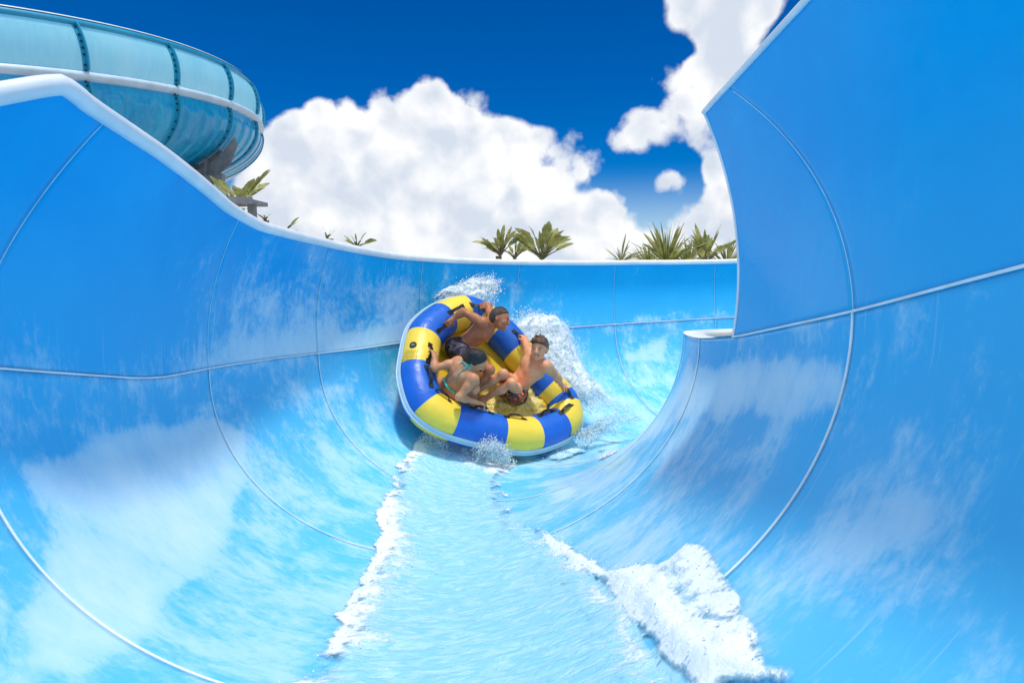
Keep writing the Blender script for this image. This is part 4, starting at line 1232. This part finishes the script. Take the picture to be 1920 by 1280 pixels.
# a steel walkway end that shows beside the bowl's post
def walkway():
    d = 11.; a, b = to_world(PX(432, 377, d)), to_world(PX(487, 378, d))
    root = empty('steel_walkway', ((a[0] + b[0]) / 2, a[1], 0)); tag(root, 'grey steel walkway end below the bowl slide beside the leafy plant', 'walkway')
    mb = MB(); mb.box((a + b) / 2 - [.35, 0, .03], [.62, 0, 0], [0, .35, 0], [0, 0, .035]); mb.box((a + b) / 2 - [.35, .36, .02], [.63, 0, 0], [0, .02, 0], [0, 0, .06])
    mb.build('deck', MAT['steel'], root, smooth=False, world=True)
    for s in (-.7, .12):
        mb = MB(); c = (a + b) / 2 + [s, 0, 0]; mb.box([c[0], c[1], (c[2] - .06) / 2], [.06, 0, 0], [0, .06, 0], [0, 0, (c[2] - .06) / 2]); mb.build('leg', MAT['steel'], root, smooth=False, world=True)
walkway()

# ------------------------------------------------------------------ plants beyond the rim
def leaf_blade(mb, base, dr, L, W, droop, rng, tear=0, roll=0.):
    """paddle leaf on a stalk; the blade is folded along its midrib and torn at the edges"""
    d = unit(dr); side = unit(np.cross(d, [0, 0, 1.]) + 1e-4); n = 9
    side = unit(side * math.cos(roll) + np.cross(d, side) * math.sin(roll))
    mid = []; p = np.array(base, float)
    for i in range(n + 1):
        mid.append(p.copy()); d = unit(d + np.array([0, 0, -droop / n])); p = p + d * L / n
    mid = np.array(mid)
    wd = np.array([math.sin(math.pi * min(1, (i / n) * .93 + .07)) ** .7 * (1 - .25 * i / n) for i in range(n + 1)]) * W; wd[-1] = .004
    for s in (-1, 1):
        i = 0
        while i < n:
            k = min(n, i + (rng.randint(1, 3) if tear else 3))
            a = []
            for j in range(i, k + 1):
                e = wd[j] * (rng.uniform(.8, 1.05) if tear else 1.)
                sag = np.array([0, 0, 1.]) * (e * .35 - abs(rng.gauss(0, .12)) * e)
                tl = (mid[min(j + 1, n)] - mid[max(j - 1, 0)]) * (.06 if j == k and tear else (-.05 if j == i and tear else 0))
                a += [mid[j], mid[j] + side * s * e * .55 + sag * .6, mid[j] + side * s * e + sag + tl]
            m = k - i + 1
            mb.add(a, grid_faces(m, 3).tolist()); i = k
def plant(name, label, x, y, top, spread, n, kind, seed, group=None, lean=(0, 0)):
    rng = random.Random(seed)
    root = empty(name, (x, y, 0)); tag(root, label, 'plant', group)
    st = MB(); cr = MB()
    if kind == 'paddle':
        hb = top - spread * 1.0
        st.tube(catmull([[x, y, 0], [x + .03, y, hb * .5], [x + lean[0] * .3, y, hb]], 10), np.linspace(.11, .08, 10), 8)
        for i in range(n):
            az = rng.uniform(0, 2 * math.pi); el = rng.uniform(.55, 1.35); 
            d = np.array([math.cos(az) * math.cos(el) + lean[0], math.sin(az) * math.cos(el) + lean[1], math.sin(el)]); L = spread * rng.uniform(.4, .95)
            b = np.array([x, y, hb]); m = b + unit(d) * L * .55
            st.tube(catmull([b, (b + m) / 2 + [0, 0, .02], m], 6), np.linspace(.022, .012, 6), 6)
            leaf_blade(cr, m, d, L * rng.uniform(.6, .95), L * rng.uniform(.09, .19), rng.uniform(.0, .9), rng, 1, rng.uniform(-1.2, 1.2))
    elif kind == 'fan':
        hb = top - spread * .95
        st.tube(catmull([[x, y, 0], [x + .05, y, hb * .5], [x, y, hb]], 10), np.linspace(.12, .09, 10), 8)
        for i in range(n):
            az = rng.uniform(0, 2 * math.pi); el = rng.uniform(-.25, 1.45)
            d = np.array([math.cos(az) * math.cos(el), math.sin(az) * math.cos(el), math.sin(el)])
            leaf_blade(cr, np.array([x, y, hb]) + d * .06, d, spread * rng.uniform(.7, 1.05), spread * rng.uniform(.018, .04), rng.uniform(.1, .7), rng, 0, rng.uniform(0, 3))
    st.build('trunk', MAT['stem'], root, world=True); cr.build('crown', MAT['leaf'], root, world=True, smooth=False)
def plants():
    def at(px, py, d): return to_world(PX(px, py, d))
    G = 'plants beyond the slide wall'
    spec = [  # px of the stem, py of the top, distance, spread in px, leaves, kind, label
        (440, 318, 12, 62, 15, 'paddle', 'broad leafy plant growing beside the grey post under the bowl slide', (.25, 0)),
        (496, 383, 13, 26, 3, 'paddle', 'thin leaf tip poking above the rim just right of the walkway', (0, 0)),
        (536, 392, 13, 34, 2, 'paddle', 'single slanting leaf tip above the sloping white rim', (.5, 0)),
        (612, 422, 13, 22, 3, 'paddle', 'tiny curled leaf tip showing over the rim left of the bright leaves', (.2, 0)),
        (668, 428, 13, 32, 6, 'paddle', 'small bright green leaves showing over the rim below the big cloud', (.2, 0)),
        (938, 424, 16, 48, 26, 'paddle', 'bushy plant with a tall curved leaf behind the rim, left of its taller neighbour', (-.15, 0)),
        (1016, 418, 16, 60, 30, 'paddle', 'spreading banana-like plant with upright ragged leaves above the middle of the rim', (.1, 0)),
        (1165, 442, 17, 46, 36, 'fan', 'small spiky plant with a lone seed head left of the two big ones', None),
        (1252, 418, 17, 74, 120, 'fan', 'tall spiky plant with an upright tuft over a skirt of drooping leaves', None),
        (1325, 424, 17.5, 60, 26, 'paddle', 'yellow green paddle-leaved plant close to the edge of the tall blue panel', (0, 0)),
        (1365, 450, 18, 46, 90, 'fan', 'low spiky bush touching the edge of the tall blue panel', None),
    ]
    spec += [(1216, 458, 19, 40, 90, 'fan', 'feathery low bush filling the gap left of the tall spiky plant', None),
             (1292, 450, 19, 50, 110, 'fan', 'feathery bush between the tall spiky plant and the yellow green one', None),
             (965, 446, 18, 34, 16, 'paddle', 'low leafy bush in the gap between the two central banana-like plants', (0, 0))]
    for i, (px, py, d, sp, n, kind, lab, lean) in enumerate(spec):
        t = at(px, py, d)
        plant('tall_plant' if kind == 'paddle' else 'spiky_plant', lab, t[0], t[1], t[2], sp / F * d * 1.15, n, kind, 100 + i, G, lean or (0, 0))
plants()

# ------------------------------------------------------------------ ground
def ground():
    n = 90; k = np.linspace(-1, 1, n); k = np.sign(k) * np.abs(k) ** 3 * 1500
    X, Y = np.meshgrid(k, k, indexing='ij')
    Zg = (fbm(np.stack([X * .05, Y * .05], -1), 3, 2) - .5) * .15 - .08
    m, nt, b = new_mat('pale_bounce_ground'); tc = texco(nt)  # unseen ground given a pale colour to bounce light under the bowl
    nz = noise(nt, tc, .35, 8, .65)
    nt.links.new(mixc(nt, maprange(nt, nz, .4, .6), (.40, .39, .36), (.52, .50, .46)), b.inputs['Base Color']); b.inputs['Roughness'].default_value = .9
    bump(nt, b, noise(nt, tc, 6, 6), .6, .05)
    o = obj('ground', np.stack([X, Y, Zg], -1), grid_faces(n, n), m, None, world=True)
    tag(o, 'unseen ground around and below the slides, paved pale for bounce light', 'ground', kind='structure')
ground()

# ------------------------------------------------------------------ sky, sun, camera
def px_dir(px, py):
    v = (M.to_3x3() @ ray(px, py)).normalized()
    return math.atan2(v.x, v.y), math.asin(v.z)
def sky():
    w = bpy.data.worlds.new('World'); SC.world = w; w.use_nodes = True
    nt = w.node_tree; bg = nt.nodes['Background']
    sk = nt.nodes.new('ShaderNodeTexSky'); sk.sky_type = 'NISHITA'; sk.sun_disc = False
    sk.sun_elevation = SUN_EL; sk.sun_rotation = SUN_ROT
    sk.air_density = 1.0; sk.dust_density = .0; sk.ozone_density = 6.0; sk.altitude = 1500
    hs = nt.nodes.new('ShaderNodeHueSaturation'); hs.inputs['Saturation'].default_value = 1.55; hs.inputs['Value'].default_value = SKY_V; hs.inputs['Hue'].default_value = .513
    nt.links.new(sk.outputs[0], hs.inputs['Color'])
    tc = nt.nodes.new('ShaderNodeTexCoord').outputs['Generated']
    sep = nt.nodes.new('ShaderNodeSeparateXYZ'); nt.links.new(tc, sep.inputs[0])
    az = math_n(nt, 'ARCTAN2', sep.outputs[0], sep.outputs[1]); el = math_n(nt, 'ARCSINE', sep.outputs[2])
    lobes = [(815, 205, 70, 62), (705, 250, 90, 75), (650, 262, 70, 60), (600, 310, 110, 85), (545, 350, 80, 100), (900, 262, 90, 75), (965, 268, 70, 72),
             (1020, 345, 72, 70), (820, 350, 270, 150), (540, 430, 120, 90), (1000, 430, 170, 90), (750, 460, 330, 90), (1180, 455, 130, 45), (1090, 320, 30, 30),
             (1275, 30, 45, 75, .5), (1345, 60, 95, 85, .7), (1425, 20, 55, 40, .4), (1290, 135, 55, 62, .7), (1245, 240, 62, 45, .35), (1330, 235, 60, 60, .4), (1350, 330, 60, 75, .6),
             (1275, 340, 50, 40, .35), (1300, 440, 130, 65, .8), (1195, 265, 36, 32, .3), (1420, 330, 90, 140, .6), (1335, 190, 95, 190, .46)]
    D = None
    cv = nt.nodes.new('ShaderNodeCombineXYZ'); nt.links.new(az, cv.inputs[0]); nt.links.new(el, cv.inputs[1])
    for cx, cy, rx, ry, *amp in lobes:
        a, e = px_dir(cx, cy); a2, _ = px_dir(cx + rx, cy); _, e2 = px_dir(cx, cy - ry)
        ra, re = abs(a2 - a), abs(e2 - e)
        vm = nt.nodes.new('ShaderNodeVectorMath'); vm.operation = 'MULTIPLY_ADD'
        nt.links.new(cv.outputs[0], vm.inputs[0]); vm.inputs[1].default_value = (1 / ra, 1 / re, 0); vm.inputs[2].default_value = (-a / ra, -e / re, 0)
        ln = nt.nodes.new('ShaderNodeVectorMath'); ln.operation = 'LENGTH'; nt.links.new(vm.outputs[0], ln.inputs[0])
        k = min(min(ra, re) * 12, amp[0] if amp else 9)
        d = math_n(nt, 'MULTIPLY_ADD', ln.outputs['Value'], -k, k)
        D = d if D is None else math_n(nt, 'SMOOTH_MAX', D, d, .06)
    # unseen cloud cover added outside the view as white ambient fill
    far = noise(nt, scaled(nt, tc, 1, 1, 2.2), 1.7, 7, .55)
    side = maprange(nt, math_n(nt, 'ABSOLUTE', az), .80, 1.05)
    df = math_n(nt, 'SUBTRACT', math_n(nt, 'MULTIPLY', math_n(nt, 'SUBTRACT', far, .43), 4.), math_n(nt, 'MULTIPLY', math_n(nt, 'SUBTRACT', 1., side), 4.))
    D = math_n(nt, 'MAXIMUM', D, df)
    def cn(off):
        mp = nt.nodes.new('ShaderNodeMapping'); mp.inputs['Location'].default_value = off; nt.links.new(tc, mp.inputs['Vector'])
        a = noise(nt, mp.outputs[0], 6.0, 7, .56, .25)
        wv = nt.nodes.new('ShaderNodeVectorMath'); wv.operation = 'MULTIPLY_ADD'
        nz = nt.nodes.new('ShaderNodeTexNoise'); nz.inputs['Scale'].default_value = 14.; nz.inputs['Detail'].default_value = 3.; nt.links.new(mp.outputs[0], nz.inputs['Vector'])
        nt.links.new(nz.outputs['Color'], wv.inputs[0]); wv.inputs[1].default_value = (.06,) * 3; nt.links.new(mp.outputs[0], wv.inputs[2])
        out = math_n(nt, 'MULTIPLY', a, .85)
        for sc, wt in ((9., .34), (21., .20)):
            vo = nt.nodes.new('ShaderNodeTexVoronoi'); vo.feature = 'F1'; vo.inputs['Scale'].default_value = sc; nt.links.new(wv.outputs[0], vo.inputs['Vector'])
            out = math_n(nt, 'MULTIPLY_ADD', vo.outputs['Distance'], -wt, math_n(nt, 'ADD', out, wt * .5))
        return out
    n0 = cn((0, 0, 0)); n1 = cn((-.022, .004, -.034))
    dens = math_n(nt, 'ADD', D, math_n(nt, 'MULTIPLY', math_n(nt, 'SUBTRACT', n0, .345), 1.9))
    alpha = maprange(nt, dens, -.02, .20)
    soft = maprange(nt, el, .0, .22)                              # cloud bases stay grey, tops bright
    relief = maprange(nt, math_n(nt, 'SUBTRACT', n1, n0), -.16, .16, 0, 1, False)
    big = noise(nt, tc, 5.0, 5, .55)
    sh = math_n(nt, 'ADD', math_n(nt, 'MULTIPLY', relief, .62), math_n(nt, 'MULTIPLY', big, .50))
    sh = math_n(nt, 'ADD', sh, math_n(nt, 'MULTIPLY', maprange(nt, dens, 0, .8), -.12))
    cc = mixc(nt, maprange(nt, sh, .20, .68, smooth=False), tuple(c * CLOUD for c in (.66, .73, .84)), tuple(c * CLOUD for c in (.97, .98, 1.0)))
    hz = mixc(nt, maprange(nt, el, .16, -.02, 0, .75), hs.outputs[0], tuple(c * CLOUD for c in (.55, .74, .93)))
    nt.links.new(mixc(nt, alpha, hz, cc), bg.inputs['Color'])
    bg.inputs['Strength'].default_value = SKY_STR
SKY_STR, SKY_V, CLOUD = .15, .35, 3.55
sunv = M.to_3x3() @ Vector((.09, -.20, .975)).normalized()
SUN_EL = math.asin(sunv.z); SUN_ROT = math.atan2(sunv.x, sunv.y)
sky()
ld = bpy.data.lights.new('sun', 'SUN'); ld.energy = 1.55; ld.angle = math.radians(6); ld.color = (1., .955, .88)
lo = bpy.data.objects.new('sun', ld); COL.objects.link(lo); lo.location = (4, -2, 15)
lo.rotation_euler = (-sunv).to_track_quat('-Z', 'Y').to_euler()

cd = bpy.data.cameras.new('camera'); cam = bpy.data.objects.new('camera', cd); COL.objects.link(cam)
cd.sensor_width = 36; cd.lens = F / 1920 * 36; cd.clip_start = .05; cd.clip_end = 3000
cam.location = (0, 0, EYE); cam.rotation_euler = (math.radians(90) - PITCH, 0, 0)
SC.camera = cam
SC.view_settings.view_transform = 'Standard'; SC.view_settings.look = 'None'
SC.view_settings.exposure = .95; SC.view_settings.gamma = 1
SC.cycles.use_denoising = True
SC.cycles.max_bounces = 7; SC.cycles.transparent_max_bounces = 10
